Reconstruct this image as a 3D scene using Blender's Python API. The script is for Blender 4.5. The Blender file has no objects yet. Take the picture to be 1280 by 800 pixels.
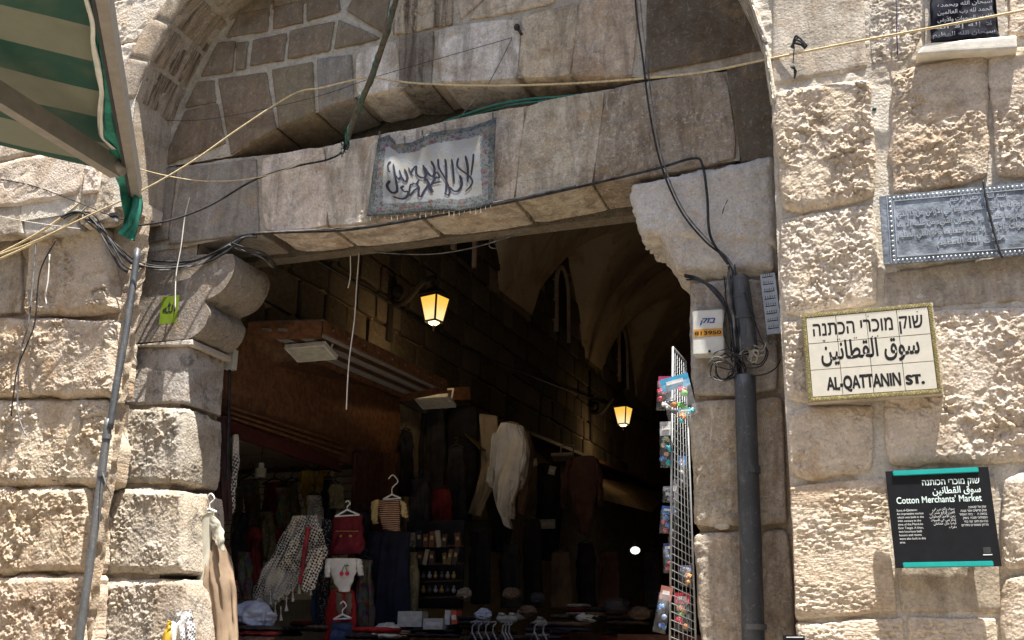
import bpy, bmesh, math, random, hashlib
import numpy as np
from mathutils import Matrix, Vector
random.seed(7)
SC = bpy.context.scene
COL = SC.collection
rad = math.radians

# ------------------------------------------------------------------ camera, sky, sun, exposure
FOC, CX, CY = 1270.0, 640.0, 400.0          # photograph is 1280 x 800
_V = np.array([700 - CX, -3630 - CY, FOC]); AZ = _V / np.linalg.norm(_V)
_H = np.array([-3060 - CX, 745 - CY, FOC]); AX = -_H / np.linalg.norm(_H)
AX = AX - AZ * AX.dot(AZ); AX /= np.linalg.norm(AX); AY = np.cross(AZ, AX)
ROT = np.stack([AX, AY, AZ])                # world = ROT @ camera(cv)
CAM = np.array([0.0, -5.2, 1.6])
cam = bpy.data.cameras.new('camera'); camo = bpy.data.objects.new('camera', cam); COL.objects.link(camo)
cam.sensor_width = 36; cam.lens = FOC / 1280 * 36; cam.clip_end = 500; cam.clip_start = 0.05
M = Matrix.Identity(4)
for i in range(3):
    M[i][0] = ROT[i][0]; M[i][1] = -ROT[i][1]; M[i][2] = -ROT[i][2]; M[i][3] = CAM[i]
camo.matrix_world = M
SC.camera = camo

SUN_DIR = Vector((1.55, -1.2, 6.9)).normalized()
el = math.asin(SUN_DIR.z); az = math.atan2(SUN_DIR.x, SUN_DIR.y)
w = bpy.data.worlds.new('World'); SC.world = w; w.use_nodes = True
nt = w.node_tree; bg = nt.nodes['Background']; bg.inputs[1].default_value = 0.10
sky = nt.nodes.new('ShaderNodeTexSky'); sky.sky_type = 'NISHITA'; sky.sun_disc = False
sky.sun_elevation = el; sky.sun_rotation = az; sky.air_density = 1.0; sky.dust_density = 2.0
nt.links.new(sky.outputs[0], bg.inputs[0])
sl = bpy.data.lights.new('sun', 'SUN'); sl.energy = 5.0; sl.angle = rad(0.5); sl.color = (1.0, 0.95, 0.87)
so = bpy.data.objects.new('sun', sl); COL.objects.link(so); so.rotation_euler = SUN_DIR.to_track_quat('Z', 'Y').to_euler()
so.location = (3, -4, 14)
SC.view_settings.view_transform = 'Standard'; SC.view_settings.look = 'None'; SC.view_settings.gamma = 1
SC.view_settings.exposure = 1.6
SC.cycles.max_bounces = 7; SC.cycles.diffuse_bounces = 5
SC.cycles.sample_clamp_indirect = 3.0
SC.cycles.use_denoising = True

# ------------------------------------------------------------------ helpers
def ray(px, py): return ROT @ np.array([px - CX, py - CY, FOC])
def P(px, py, y=0.0):
    d = ray(px, py); t = (y - CAM[1]) / d[1]; return CAM + d * t
def PX(px, py, x):
    d = ray(px, py); t = (x - CAM[0]) / d[0]; return CAM + d * t
def PZ(px, py, z):
    d = ray(px, py); t = (z - CAM[2]) / d[2]; return CAM + d * t

def hsh(ix, iy, iz, s=0):
    h = (ix * 374761393 + iy * 668265263 + iz * 1274126177 + s * 362437) & 0xffffffff
    h = ((h ^ (h >> 13)) * 1274126177) & 0xffffffff
    h = ((h ^ (h >> 16)) * 2246822519) & 0xffffffff
    return ((h ^ (h >> 15)) & 0xffffff) / float(0xffffff)
def vn(p, s=0):
    i = np.floor(p).astype(np.int64); f = p - i; f = f * f * f * (f * (f * 6 - 15) + 10)
    r = 0
    for a in (0, 1):
        wx = f[:, 0] if a else 1 - f[:, 0]
        for b in (0, 1):
            wy = f[:, 1] if b else 1 - f[:, 1]
            for c in (0, 1):
                wz = f[:, 2] if c else 1 - f[:, 2]
                r = r + wx * wy * wz * hsh(i[:, 0] + a, i[:, 1] + b, i[:, 2] + c, s)
    return r * 2 - 1
def fbm(p, o=4, s=0, g=0.5):
    r = 0; a = 1; t = 0
    for k in range(o):
        r = r + a * vn(p * (2.03 ** k) + 17.3 * k, s + k); t += a; a *= g
    return r / t
def ridge(p, s=0): return 1 - 2 * np.abs(vn(p, s))
def facet(p, s=0):
    i = np.floor(p).astype(np.int64); best = np.full(len(p), 9e9); val = np.zeros(len(p))
    for a in (-1, 0, 1):
        for b in (-1, 0, 1):
            for c in (-1, 0, 1):
                jx, jy, jz = i[:, 0] + a, i[:, 1] + b, i[:, 2] + c
                dx = p[:, 0] - jx - hsh(jx, jy, jz, s); dy = p[:, 1] - jy - hsh(jx, jy, jz, s + 1); dz = p[:, 2] - jz - hsh(jx, jy, jz, s + 2)
                d = dx * dx + dy * dy + dz * dz
                v = (hsh(jx, jy, jz, s + 3) - .5) * 1.2 + dx * (hsh(jx, jy, jz, s + 4) - .5) * 2.4 + dz * (hsh(jx, jy, jz, s + 5) - .5) * 2.4 + dy * (hsh(jx, jy, jz, s + 6) - .5) * 2
                m = d < best; best = np.where(m, d, best); val = np.where(m, v, val)
    return val

def mesh_np(name, V, F, smooth=True):
    me = bpy.data.meshes.new(name)
    V = np.asarray(V, np.float32); F = np.asarray(F, np.int32)
    me.vertices.add(len(V)); me.vertices.foreach_set('co', V.ravel())
    k = F.shape[1]
    me.loops.add(F.size); me.loops.foreach_set('vertex_index', F.ravel())
    me.polygons.add(len(F)); me.polygons.foreach_set('loop_start', np.arange(0, F.size, k, dtype=np.int32))
    me.polygons.foreach_set('loop_total', np.full(len(F), k, np.int32))
    if smooth: me.polygons.foreach_set('use_smooth', np.ones(len(F), bool))
    me.update(calc_edges=True); me.validate()
    return me
def root_loc(p):
    while p.parent: p = p.parent
    return Vector(p.location)
def obj(name, me, mat, parent=None, color=None):
    """link a mesh built in world coordinates as one object"""
    o = bpy.data.objects.new(name, me); COL.objects.link(o)
    if mat is not None:
        me.materials.clear(); me.materials.append(mat)
    if parent is not None:
        o.parent = parent
        if parent.parent is None: o.location = -Vector(parent.location)
        if parent.parent is None and parent.type != 'EMPTY': o.location = (0, 0, 0)
    if color is not None: o.color = (*color, 1)
    return o
def tag(o, label=None, cat=None, group=None, kind=None):
    if label: o['label'] = label
    if cat: o['category'] = cat
    if group: o['group'] = group
    if kind: o['kind'] = kind
    return o
def thing(name, label, cat, loc=(0, 0, 0), group=None):
    o = bpy.data.objects.new(name, None); COL.objects.link(o); o.location = [float(v) for v in loc]
    o.empty_display_size = .1
    return tag(o, label, cat, group)

class MB:
    """collects simple shapes into one mesh (world coordinates)"""
    def __init__(s): s.v = []; s.f = []
    def add(s, vs, fs):
        n = len(s.v); s.v += [tuple(float(c) for c in p) for p in vs]; s.f += [tuple(i + n for i in f) for f in fs]; return s
    def box(s, c, h, R=None):
        R = np.eye(3) if R is None else R; c = np.array(c, float)
        vs = [c + R @ np.array([a * h[0], b * h[1], d * h[2]]) for a in (-1, 1) for b in (-1, 1) for d in (-1, 1)]
        return s.add(vs, [(0, 1, 3, 2), (4, 6, 7, 5), (0, 4, 5, 1), (2, 3, 7, 6), (0, 2, 6, 4), (1, 5, 7, 3)])
    def hexa(s, q, off):
        """quad q (4 pts) extruded by vector off"""
        q = [np.array(p, float) for p in q]; off = np.array(off, float)
        vs = q + [p + off for p in q]
        return s.add(vs, [(0, 1, 2, 3), (7, 6, 5, 4), (0, 4, 5, 1), (1, 5, 6, 2), (2, 6, 7, 3), (3, 7, 4, 0)])
    def bar(s, a, b, w_, h_=None):
        a = np.array(a, float); b = np.array(b, float); h_ = h_ or w_
        d = b - a; L = np.linalg.norm(d); d /= L
        u = np.array([0, 0, 1.0]) if abs(d[2]) < .9 else np.array([0, 1.0, 0])
        sx = np.cross(d, u); sx /= np.linalg.norm(sx); sz = np.cross(sx, d)
        return s.box((a + b) / 2, (w_ / 2, L / 2, h_ / 2), np.stack([sx, d, sz], 1))
    def tube(s, pts, r, n=6, res=0):
        pts = [np.array(p, float) for p in pts]
        if res: pts = catmull(pts, res)
        rr = r if hasattr(r, '__len__') else [r] * len(pts)
        if len(rr) != len(pts): rr = np.interp(np.linspace(0, 1, len(pts)), np.linspace(0, 1, len(rr)), rr)
        ref = None; vs = []
        for i, p in enumerate(pts):
            d = pts[min(i + 1, len(pts) - 1)] - pts[max(i - 1, 0)]; d = d / (np.linalg.norm(d) + 1e-9)
            if ref is None:
                ref = np.array([0, 0, 1.0]) if abs(d[2]) < .8 else np.array([1.0, 0, 0])
            a = np.cross(d, ref); a /= np.linalg.norm(a) + 1e-9; b = np.cross(a, d); ref = b
            for k in range(n):
                t = 2 * math.pi * k / n; vs.append(p + rr[i] * (a * math.cos(t) + b * math.sin(t)))
        fs = []
        for i in range(len(pts) - 1):
            for k in range(n):
                fs.append((i * n + k, i * n + (k + 1) % n, (i + 1) * n + (k + 1) % n, (i + 1) * n + k))
        fs.append(tuple(range(n))[::-1]); fs.append(tuple((len(pts) - 1) * n + k for k in range(n)))
        return s.add(vs, fs)
    def prism(s, poly, axis_off):
        n = len(poly); off = np.array(axis_off, float)
        vs = [np.array(p, float) for p in poly] + [np.array(p, float) + off for p in poly]
        fs = [tuple(range(n)), tuple(range(2 * n - 1, n - 1, -1))] + [(i, i + n, (i + 1) % n + n, (i + 1) % n) for i in range(n)]
        return s.add(vs, fs)
    def ball(s, c, r, sq=(1, 1, 1), n=10):
        vs = []; fs = []
        for i in range(n // 2 + 1):
            t = math.pi * i / (n // 2)
            for k in range(n):
                a = 2 * math.pi * k / n
                vs.append((c[0] + r * sq[0] * math.sin(t) * math.cos(a), c[1] + r * sq[1] * math.sin(t) * math.sin(a), c[2] + r * sq[2] * math.cos(t)))
        for i in range(n // 2):
            for k in range(n): fs.append((i * n + k, (i + 1) * n + k, (i + 1) * n + (k + 1) % n, i * n + (k + 1) % n))
        return s.add(vs, fs)
    def me(s, name, smooth=False):
        me = bpy.data.meshes.new(name); me.from_pydata(s.v, [], s.f); me.update()
        if smooth: me.polygons.foreach_set('use_smooth', [True] * len(me.polygons))
        bm = bmesh.new(); bm.from_mesh(me); bmesh.ops.recalc_face_normals(bm, faces=bm.faces); bm.to_mesh(me); bm.free()
        return me
    def build(s, name, mat, parent=None, smooth=False, color=None): return obj(name, s.me(name, smooth), mat, parent, color)
def catmull(pts, res):
    out = []; n = len(pts)
    for i in range(n - 1):
        p0 = pts[max(i - 1, 0)]; p1 = pts[i]; p2 = pts[i + 1]; p3 = pts[min(i + 2, n - 1)]
        for k in range(res):
            t = k / res
            out.append(.5 * ((2 * p1) + (-p0 + p2) * t + (2 * p0 - 5 * p1 + 4 * p2 - p3) * t * t + (-p0 + 3 * p1 - 3 * p2 + p3) * t ** 3))
    out.append(pts[-1]); return out
def pxpts(l, y=None):
    return [P(*a) if len(a) == 3 else P(a[0], a[1], y) for a in l]

# ------------------------------------------------------------------ materials
MATS = {}
def newmat(name):
    m = bpy.data.materials.new(name); m.use_nodes = True; nt = m.node_tree
    b = nt.nodes['Principled BSDF']; return m, nt, b
def N(nt, t, **kw):
    n = nt.nodes.new(t)
    for k, v in kw.items():
        if k.startswith('i_'):
            key = k[2:]; key = int(key) if key.isdigit() else key.replace('_', ' ')
            n.inputs[key].default_value = v
        else: setattr(n, k, v)
    return n
def noise(nt, vec, scale, detail=6, rough=.6, dist=0.0, out='Fac'):
    n = N(nt, 'ShaderNodeTexNoise'); n.inputs['Scale'].default_value = scale; n.inputs['Detail'].default_value = detail
    n.inputs['Roughness'].default_value = rough; n.inputs['Distortion'].default_value = dist
    if vec is not None: nt.links.new(vec, n.inputs['Vector'])
    return n.outputs[0] if out == 'Fac' else n.outputs[1]
def ramp(nt, fac, a, b, ca=(0, 0, 0, 1), cb=(1, 1, 1, 1)):
    r = N(nt, 'ShaderNodeMapRange'); r.inputs[1].default_value = a; r.inputs[2].default_value = b
    r.inputs[3].default_value = ca if not hasattr(ca, '__len__') else 0; r.inputs[4].default_value = cb if not hasattr(cb, '__len__') else 1
    r.interpolation_type = 'SMOOTHSTEP'
    nt.links.new(fac, r.inputs[0]); return r.outputs[0]
def mixc(nt, fac, a, b, mode='MIX'):
    m = N(nt, 'ShaderNodeMix', data_type='RGBA', blend_type=mode)
    for s, v in ((m.inputs[0], fac), (m.inputs[6], a), (m.inputs[7], b)):
        if hasattr(v, 'is_output') or hasattr(v, 'links'): nt.links.new(v, s)
        elif hasattr(v, '__len__'): s.default_value = (*v[:3], 1)
        else: s.default_value = v
    return m.outputs[2]
def math_(nt, op, a, b=None):
    m = N(nt, 'ShaderNodeMath', operation=op)
    for i, v in enumerate((a, b)):
        if v is None: continue
        if hasattr(v, 'links'): nt.links.new(v, m.inputs[i])
        else: m.inputs[i].default_value = v
    return m.outputs[0]
def bump(nt, b, h, dist, strength=1.0):
    bp = N(nt, 'ShaderNodeBump'); bp.inputs['Distance'].default_value = dist; bp.inputs['Strength'].default_value = strength
    nt.links.new(h, bp.inputs['Height']); nt.links.new(bp.outputs[0], b.inputs['Normal'])
def stone_mat(name, lichen=.3, ochre=.3, white=.2, streak=0., fine=.004, tool=0., mott=.35, obj_color=True, smap=(14, 14, .9), base=(.5, .45, .38), lich_col=(.13, .12, .105), red=0.):
    m, nt, b = newmat(name); L = nt.links.new
    tc = N(nt, 'ShaderNodeTexCoord').outputs['Object']
    oi = N(nt, 'ShaderNodeObjectInfo')
    base_s = oi.outputs['Color'] if obj_color else base
    vec = tc
    big = noise(nt, vec, 3.1, 5, .6, .6); med = noise(nt, vec, 13, 8, .68, .3); fin = noise(nt, vec, 70, 6, .7)
    c = mixc(nt, ramp(nt, big, .35, .7, 0., .45), base_s, mixc(nt, 1., base_s, (.80, .72, .60), 'MULTIPLY'))
    pt = noise(nt, vec, 1.9, 7, .62, 1.2)
    c = mixc(nt, ramp(nt, pt, .50, .62, 0., .55), c, mixc(nt, 1., c, (.62, .54, .46), 'MULTIPLY'))
    g = math_(nt, 'ADD', math_(nt, 'MULTIPLY', med, mott * 2.2), 1 - mott * 1.1)
    g2 = math_(nt, 'ADD', math_(nt, 'MULTIPLY', fin, 1.1), .45)
    gg = math_(nt, 'MULTIPLY', g, g2)
    cc = N(nt, 'ShaderNodeCombineXYZ')
    for i in range(3): L(gg, cc.inputs[i])
    c = mixc(nt, 1., c, cc.outputs[0], 'MULTIPLY')
    if ochre:
        o = noise(nt, vec, 4.7, 6, .65, 1.0)
        c = mixc(nt, ramp(nt, o, .52, .74, 0., ochre), c, (.40, .25, .12))
    if red:
        o = noise(nt, vec, 6.3, 7, .7, 1.5)
        c = mixc(nt, ramp(nt, o, .68, .73, 0., red), c, (.35, .09, .04))
    if lichen:
        l = noise(nt, vec, 6.5, 9, .72, .4)
        c = mixc(nt, ramp(nt, l, .50, .66, 0., lichen), c, lich_col)
        l = noise(nt, vec, 26, 5, .7, .2)
        c = mixc(nt, ramp(nt, l, .56, .68, 0., lichen * .8), c, lich_col)
    if white:
        mp = N(nt, 'ShaderNodeMapping'); L(vec, mp.inputs[0]); mp.inputs['Scale'].default_value = (1, 1, .45)
        o = noise(nt, mp.outputs[0], 10, 9, .75, 1.2)
        c = mixc(nt, ramp(nt, o, .56, .68, 0., white), c, (.62, .58, .52))
        o = noise(nt, vec, 38, 8, .75, .8)
        c = mixc(nt, ramp(nt, o, .54, .62, 0., white * .7), c, (.66, .61, .54))
        o = noise(nt, vec, 52, 6, .7, .4)
        c = mixc(nt, ramp(nt, o, .58, .66, 0., .45), c, (.16, .12, .085))
    if streak:
        mp = N(nt, 'ShaderNodeMapping'); L(vec, mp.inputs[0]); mp.inputs['Scale'].default_value = smap
        o = noise(nt, mp.outputs[0], 1.0, 5, .7, .5)
        c = mixc(nt, ramp(nt, o, .42, .66, 0., streak), c, (.10, .075, .055))
    L(c, b.inputs['Base Color']); b.inputs['Roughness'].default_value = .92
    b.inputs['Specular IOR Level'].default_value = .04
    h = math_(nt, 'ADD', fin, math_(nt, 'MULTIPLY', noise(nt, vec, 28, 6, .7), 1.2))
    vo = N(nt, 'ShaderNodeTexVoronoi'); L(vec, vo.inputs['Vector']); vo.inputs['Scale'].default_value = 60
    h = math_(nt, 'ADD', h, math_(nt, 'MULTIPLY', vo.outputs[0], .5))
    if tool:
        mp = N(nt, 'ShaderNodeMapping'); L(vec, mp.inputs[0]); mp.inputs['Scale'].default_value = (18, 18, 75)
        h = math_(nt, 'ADD', h, math_(nt, 'MULTIPLY', noise(nt, mp.outputs[0], 1.0, 3, .6, .6), tool))
    bump(nt, b, h, fine)
    MATS[name] = m; return m
def plain(name, col, rough=.7, metal=0., var=.12, scale=20, bmp=.0008, spec=.3, alpha=None, sheen=0.):
    if name in MATS: return MATS[name]
    m, nt, b = newmat(name)
    tc = N(nt, 'ShaderNodeTexCoord').outputs['Object']
    n1 = noise(nt, tc, scale, 7, .65)
    dk = tuple(c * (1 - var * 1.6) for c in col); lt = tuple(min(1, c * (1 + var)) for c in col)
    nt.links.new(mixc(nt, ramp(nt, n1, .3, .7, 0., 1.), dk, lt), b.inputs['Base Color'])
    b.inputs['Roughness'].default_value = rough; b.inputs['Metallic'].default_value = metal
    b.inputs['Specular IOR Level'].default_value = spec
    if bmp: bump(nt, b, noise(nt, tc, scale * 4, 4, .6), bmp)
    if alpha is not None: b.inputs['Alpha'].default_value = alpha
    MATS[name] = m; return m
def emis(name, col, st):
    m, nt, b = newmat(name); b.inputs['Base Color'].default_value = (*col, 1)
    b.inputs['Emission Color'].default_value = (*col, 1); b.inputs['Emission Strength'].default_value = st; MATS[name] = m; return m

M_SUN = stone_mat('limestone_weathered', lichen=.30, ochre=.55, white=.45, fine=.006, mott=.42, red=0.)
M_RED = stone_mat('limestone_with_iron_stain', lichen=.22, ochre=.4, white=.4, fine=.006, mott=.4, red=.7)
M_SMOOTH = stone_mat('limestone_dressed', lichen=.5, ochre=.35, white=.45, streak=.3, fine=.003, mott=.45)
M_TYMP = stone_mat('limestone_brown_crust', lichen=.5, ochre=.4, white=.22, streak=.3, fine=.003, mott=.45, tool=.5)
M_LINT = stone_mat('limestone_lintel', lichen=.42, ochre=.6, white=.75, streak=.5, smap=(9, 9, 1.6), fine=.005, mott=.6)
M_STREAK = stone_mat('limestone_streaked', lichen=.3, ochre=.3, white=.15, streak=1.0, fine=.007, mott=.35)
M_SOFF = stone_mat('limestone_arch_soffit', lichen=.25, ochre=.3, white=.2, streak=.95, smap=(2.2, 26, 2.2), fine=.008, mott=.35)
M_PIER = stone_mat('limestone_grey_crust', lichen=.75, ochre=.15, white=.28, fine=.005, mott=.4, lich_col=(.09, .085, .08))
M_TOOL = stone_mat('limestone_tooled', lichen=.12, ochre=.4, white=.35, fine=.006, tool=2.2, mott=.25)
M_INT = stone_mat('limestone_dark_mottled', lichen=.75, ochre=.3, white=.1, fine=.01, mott=.6)  # dark, heavily blotched limestone for inner walls
M_MORTAR = stone_mat('lime_mortar', lichen=.1, ochre=.15, white=.3, fine=.004, mott=.2, obj_color=False, base=(.50, .455, .39))
M_MORTAR_D = stone_mat('sandy_joint_mortar', lichen=.35, ochre=.5, white=.1, fine=.008, mott=.35, obj_color=False, base=(.42, .35, .27))
M_MORTAR_S = stone_mat('pale_wall_mortar', lichen=.12, ochre=.15, white=.35, fine=.006, mott=.3, obj_color=False, base=(.58, .54, .47))
M_MORTAR_T = stone_mat('grey_tympanum_mortar', lichen=.25, ochre=.3, white=.35, fine=.005, mott=.35, obj_color=False, base=(.43, .38, .31))
M_PLASTER = stone_mat('vault_plaster', lichen=.06, ochre=.15, white=.0, fine=.0015, mott=.15, obj_color=False, base=(.55, .46, .35))
M_PLDARK = stone_mat('old_plaster', lichen=.15, ochre=.3, white=.25, fine=.003, mott=.25, obj_color=False, base=(.5, .44, .37))

# ------------------------------------------------------------------ the stone builder
def stone(quad, y, parent, mat, color, thick=.12, amp=.01, r=.012, res=.02, kind='rough', name='stone', side=False, bulge=0., margin=0., seed=None, edge=None, world=None, grow=0.):
    """quad: four picture-traced corners TL,TR,BR,BL of the face, which stands at depth y"""
    seed = random.randint(0, 9999) if seed is None else seed
    if grow and quad is not None:
        gx = sum(a for a, b in quad) / 4; gy = sum(b for a, b in quad) / 4
        quad = [(a + grow * (1 if a > gx else -1), b + grow * (1 if b > gy else -1)) for a, b in quad]
    if mat in (M_SUN, M_RED, M_TOOL): color = tuple(c * .70 + t * .30 for c, t in zip(color, (.66, .56, .45)))
    if world is not None: TL, TR, BR, BL = [np.array(p, float) for p in world]
    else: TL, TR, BR, BL = [P(a, b, y) for a, b in quad]
    W = (np.linalg.norm(TR - TL) + np.linalg.norm(BR - BL)) / 2; H = (np.linalg.norm(TL - BL) + np.linalg.norm(TR - BR)) / 2
    nu = max(4, int(W / res)); nv = max(4, int(H / res)); nd = max(3, int(thick / res)) if side else 3
    us = np.linspace(0, 1, nu + 1); vs = np.linspace(0, 1, nv + 1); ds = np.linspace(0, 1, nd + 1) ** (1 if side else 1.6)
    idx = {}; V = []; F = []
    def grid(fn, na, nb):
        ids = np.empty((na + 1, nb + 1), int)
        for a in range(na + 1):
            for b in range(nb + 1):
                k = fn(a, b)
                i = idx.get(k)
                if i is None: i = len(V); idx[k] = i; V.append(k)
                ids[a, b] = i
        q = np.stack([ids[:-1, :-1], ids[1:, :-1], ids[1:, 1:], ids[:-1, 1:]], -1).reshape(-1, 4); return q
    F.append(grid(lambda a, b: (a, 0, b), nu, nv))
    F.append(grid(lambda a, b: (a, nd - b, 0), nu, nd)); F.append(grid(lambda a, b: (a, b, nv), nu, nd))
    F.append(grid(lambda a, b: (0, b, a), nv, nd)); F.append(grid(lambda a, b: (nu, nd - b, a), nv, nd))
    F = np.concatenate(F); K = np.array(V)
    u = us[K[:, 0]]; d = ds[K[:, 1]]; v = vs[K[:, 2]]
    # rounded block in metres
    px_ = (u - .5) * W; pz_ = (v - .5) * H; py_ = d * thick
    hx = W / 2 - r; hz = H / 2 - r
    qx = np.clip(px_, -hx, hx); qz = np.clip(pz_, -hz, hz); qy = np.maximum(py_, r)
    n = np.stack([px_ - qx, py_ - qy, pz_ - qz], 1); ln = np.linalg.norm(n, axis=1); ln[ln < 1e-9] = 1
    n = n / ln[:, None]
    x = qx + n[:, 0] * r; yy = qy + n[:, 1] * r; z = qz + n[:, 2] * r
    uu = (x / W + .5)[:, None]; vv = (z / H + .5)[:, None]
    pos = (BL * (1 - uu) + BR * uu) * (1 - vv) + (TL * (1 - uu) + TR * uu) * vv
    pos[:, 1] += yy
    if kind in ('rough', 'pitted'):
        cr = random.Random(seed); ctr = (TL + TR + BR + BL) / 4
        for su in (-1, 1):
            for sv in (-1, 1):
                k_ = cr.uniform(.0, .028); wu = np.clip(((uu[:, 0] - .5) * 2 * su - .45) / .55, 0, 1); wv = np.clip(((vv[:, 0] - .5) * 2 * sv - .45) / .55, 0, 1)
                pull = (wu * wv) ** 1.5 * k_ * 1.4
                dv = ctr[None, :] - pos; dv[:, 1] = 0; dv /= np.linalg.norm(dv, axis=1)[:, None] + 1e-9
                pos += dv * pull[:, None]
    # displacement
    q = pos + np.array([0, seed * .37 % 50, 0])
    e = np.minimum(np.minimum(px_ + W / 2, W / 2 - px_), np.minimum(pz_ + H / 2, H / 2 - pz_))
    ew = np.clip(e / .05, 0, 1); ew = ew * ew * (3 - 2 * ew)
    wq = q + np.stack([vn(q / .05, 61), vn(q / .05, 62), vn(q / .05, 63)], 1) * .014
    if kind == 'rough':
        dsp = fbm(q / .20, 3, 3) * .9 + facet(wq / .11, 11) * .55 + facet(wq / .05, 31) * .50 + facet(wq / .024, 13) * .36 + fbm(wq / .03, 4, 9, .75) * .50
        if margin:
            mk = np.clip((e - margin) / .02, 0, 1); dsp = dsp * (.22 + .78 * mk) + mk * 1.0
        mk2 = np.clip(vn(q / .16, 91) * 1.6 + .75, .18, 1.15); dsp = dsp * mk2
        dsp = dsp * amp * .60 * (.5 + .5 * ew) + ew * bulge * .6
    elif kind == 'pitted':
        dsp = fbm(q / .15, 3, 3) * .8 + facet(wq / .045, 5) * .5 + facet(wq / .020, 17) * .65 - np.clip(vn(wq / .022, 9), .1, 1) * 1.0 + fbm(wq / .018, 3, 2, .8) * .75
        if margin:
            mk = np.clip((e - margin) / .015, 0, 1); dsp = dsp * (.3 + .7 * mk) + mk * .8
        mk2 = np.clip(vn(q / .14, 93) * 1.5 + .85, .25, 1.2); dsp = dsp * mk2
        dsp = dsp * amp * .72 * (.5 + .5 * ew) + ew * bulge * .7
    elif kind == 'tool':
        qq = q * np.array([1, 1, 2.6])
        dsp = fbm(q / .2, 2, 3) * .6 + fbm(qq / .05, 5, 5, .75) * .9 + facet(qq / .03, 4) * .45
        mk2 = np.clip(vn(q / .14, 93) * 1.5 + .85, .25, 1.2); dsp = dsp * mk2
        dsp = dsp * amp * (.5 + .5 * ew) + ew * bulge
    else:
        dsp = fbm(q / .25, 3, 3) * amp + vn(q / .03, 5) * amp * .25 + ew * bulge
    ee = edge if edge is not None else min(.012, max(.004, amp * .6))
    edge_n = fbm(q / .05, 3, 21) * ee + vn(q / .14, 33) * min(.022, ee * 2.0)
    isf = np.abs(n[:, 1]) ; tot = dsp * isf + (edge_n) * (1 - isf)
    if side: tot = np.where(n[:, 0] > .5, dsp * .6, tot)
    pos = pos + n * tot[:, None]
    if kind != 'smooth' and res < .0085:
        rs = np.random.RandomState(seed); pos = pos + n * (rs.rand(len(pos), 1) - .5) * (.0028 if kind != 'tool' else .002)
    me = mesh_np(name, pos, F, smooth=not (kind != 'smooth' and res < .0085))
    return obj(name, me, mat, parent, color)

def sheet(name, pts, mat, parent, y, thick=0.0, res=None):
    pass

# ------------------------------------------------------------------ colours of stones (albedo)
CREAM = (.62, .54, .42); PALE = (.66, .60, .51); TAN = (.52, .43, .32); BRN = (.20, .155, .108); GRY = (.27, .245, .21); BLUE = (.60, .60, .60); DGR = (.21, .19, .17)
def jit(c, k=.08):
    f = 1 + random.uniform(-k, k); return tuple(min(.85, v * f * (1 + random.uniform(-.03, .03))) for v in c)

# ------------------------------------------------------------------ ground
def ground():
    n = 40; V = []; F = []
    m = stone_mat('paving_stone', lichen=.2, ochre=.2, white=.2, fine=.004, mott=.2, obj_color=False, base=(.26, .235, .20))
    mb = MB(); mb.add([(-60, -60, 0), (60, -60, 0), (60, 60, 0), (-60, 60, 0)], [(0, 1, 2, 3)])
    tag(mb.build('ground', m), kind='structure')
ground()

# ================================================================== FACADE
YR = .42                                     # the recessed face inside the arch
BASEZ = 4.25
# arch curve on the outer face
LA = [P(a, b, 0) for a, b in ((167, 124), (177, 95), (190, 67), (210, 30), (231, 0))]
LA = [(p[0], p[2]) for p in LA]
RA = [P(a, b, 0) for a, b in ((964, 130), (958, 85), (951, 45), (936, 0))]
RA = [(p[0], p[2]) for p in RA]
APEX = (-2.6, 6.62)  # unseen crown, set low so its shadow covers the lintel
def bez(p0, p1, p2, n):
    return [((1 - t) ** 2 * p0[0] + 2 * t * (1 - t) * p1[0] + t * t * p2[0], (1 - t) ** 2 * p0[1] + 2 * t * (1 - t) * p1[1] + t * t * p2[1]) for t in [i / n for i in range(1, n + 1)]]
xl0, xr0 = P(150, 300, 0)[0], P(968, 300, 0)[0]
left_curve = [(xl0 - .02, 4.45)] + [(LA[0][0], LA[0][1])] + LA[1:] + bez(LA[-1], (LA[-1][0] + .60, 6.60), APEX, 8)
right_curve = [(P(995, 800, 0)[0], 0.0), (P(975, 400, 0)[0], P(975, 400, 0)[2]), (RA[0][0], RA[0][1])] + RA[1:] + bez(RA[-1], (RA[-1][0] - .35, 6.55), APEX, 8)

def rubble_strip(rows, mat, parent, name='mortar', amp=.006, res=.05):
    """rows: list of polylines pairs (A,B) -> bilinear sheet between successive 3D points, with a little relief"""
    pass
def grid_sheet(A, B, nu, nv, name, mat, parent, amp=.006, nrm=(0, -1, 0), sc=.08, kind=None):
    """surface between polyline A and polyline B (same length)"""
    A = np.array(A, float); B = np.array(B, float)
    k = len(A); ta = np.linspace(0, k - 1, nu + 1)
    Ai = np.stack([np.interp(ta, np.arange(k), A[:, j]) for j in range(3)], 1); Bi = np.stack([np.interp(ta, np.arange(k), B[:, j]) for j in range(3)], 1)
    t = np.linspace(0, 1, nv + 1)[None, :, None]
    G = Ai[:, None, :] * (1 - t) + Bi[:, None, :] * t; G = G.reshape(-1, 3)
    G = G + np.array(nrm)[None, :] * (fbm(G / sc, 4, 77) * amp)[:, None]
    i = np.arange((nu + 1) * (nv + 1)).reshape(nu + 1, nv + 1)
    F = np.stack([i[:-1, :-1], i[1:, :-1], i[1:, 1:], i[:-1, 1:]], -1).reshape(-1, 4)
    return obj(name, mesh_np(name, G, F), mat, parent)

gate = thing('archway', 'recessed pointed stone archway with lintel over the dark market entrance', 'archway', (-2.65, YR, 0))
rwall = thing('stone_wall', 'rough sunlit limestone wall on the right carrying the street signs', 'wall', (1.0, 0, 0))
lwall = thing('stone_wall', 'rough bulging limestone wall left of the thin grey pipe', 'wall', (-5.6, .3, 0))

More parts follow.
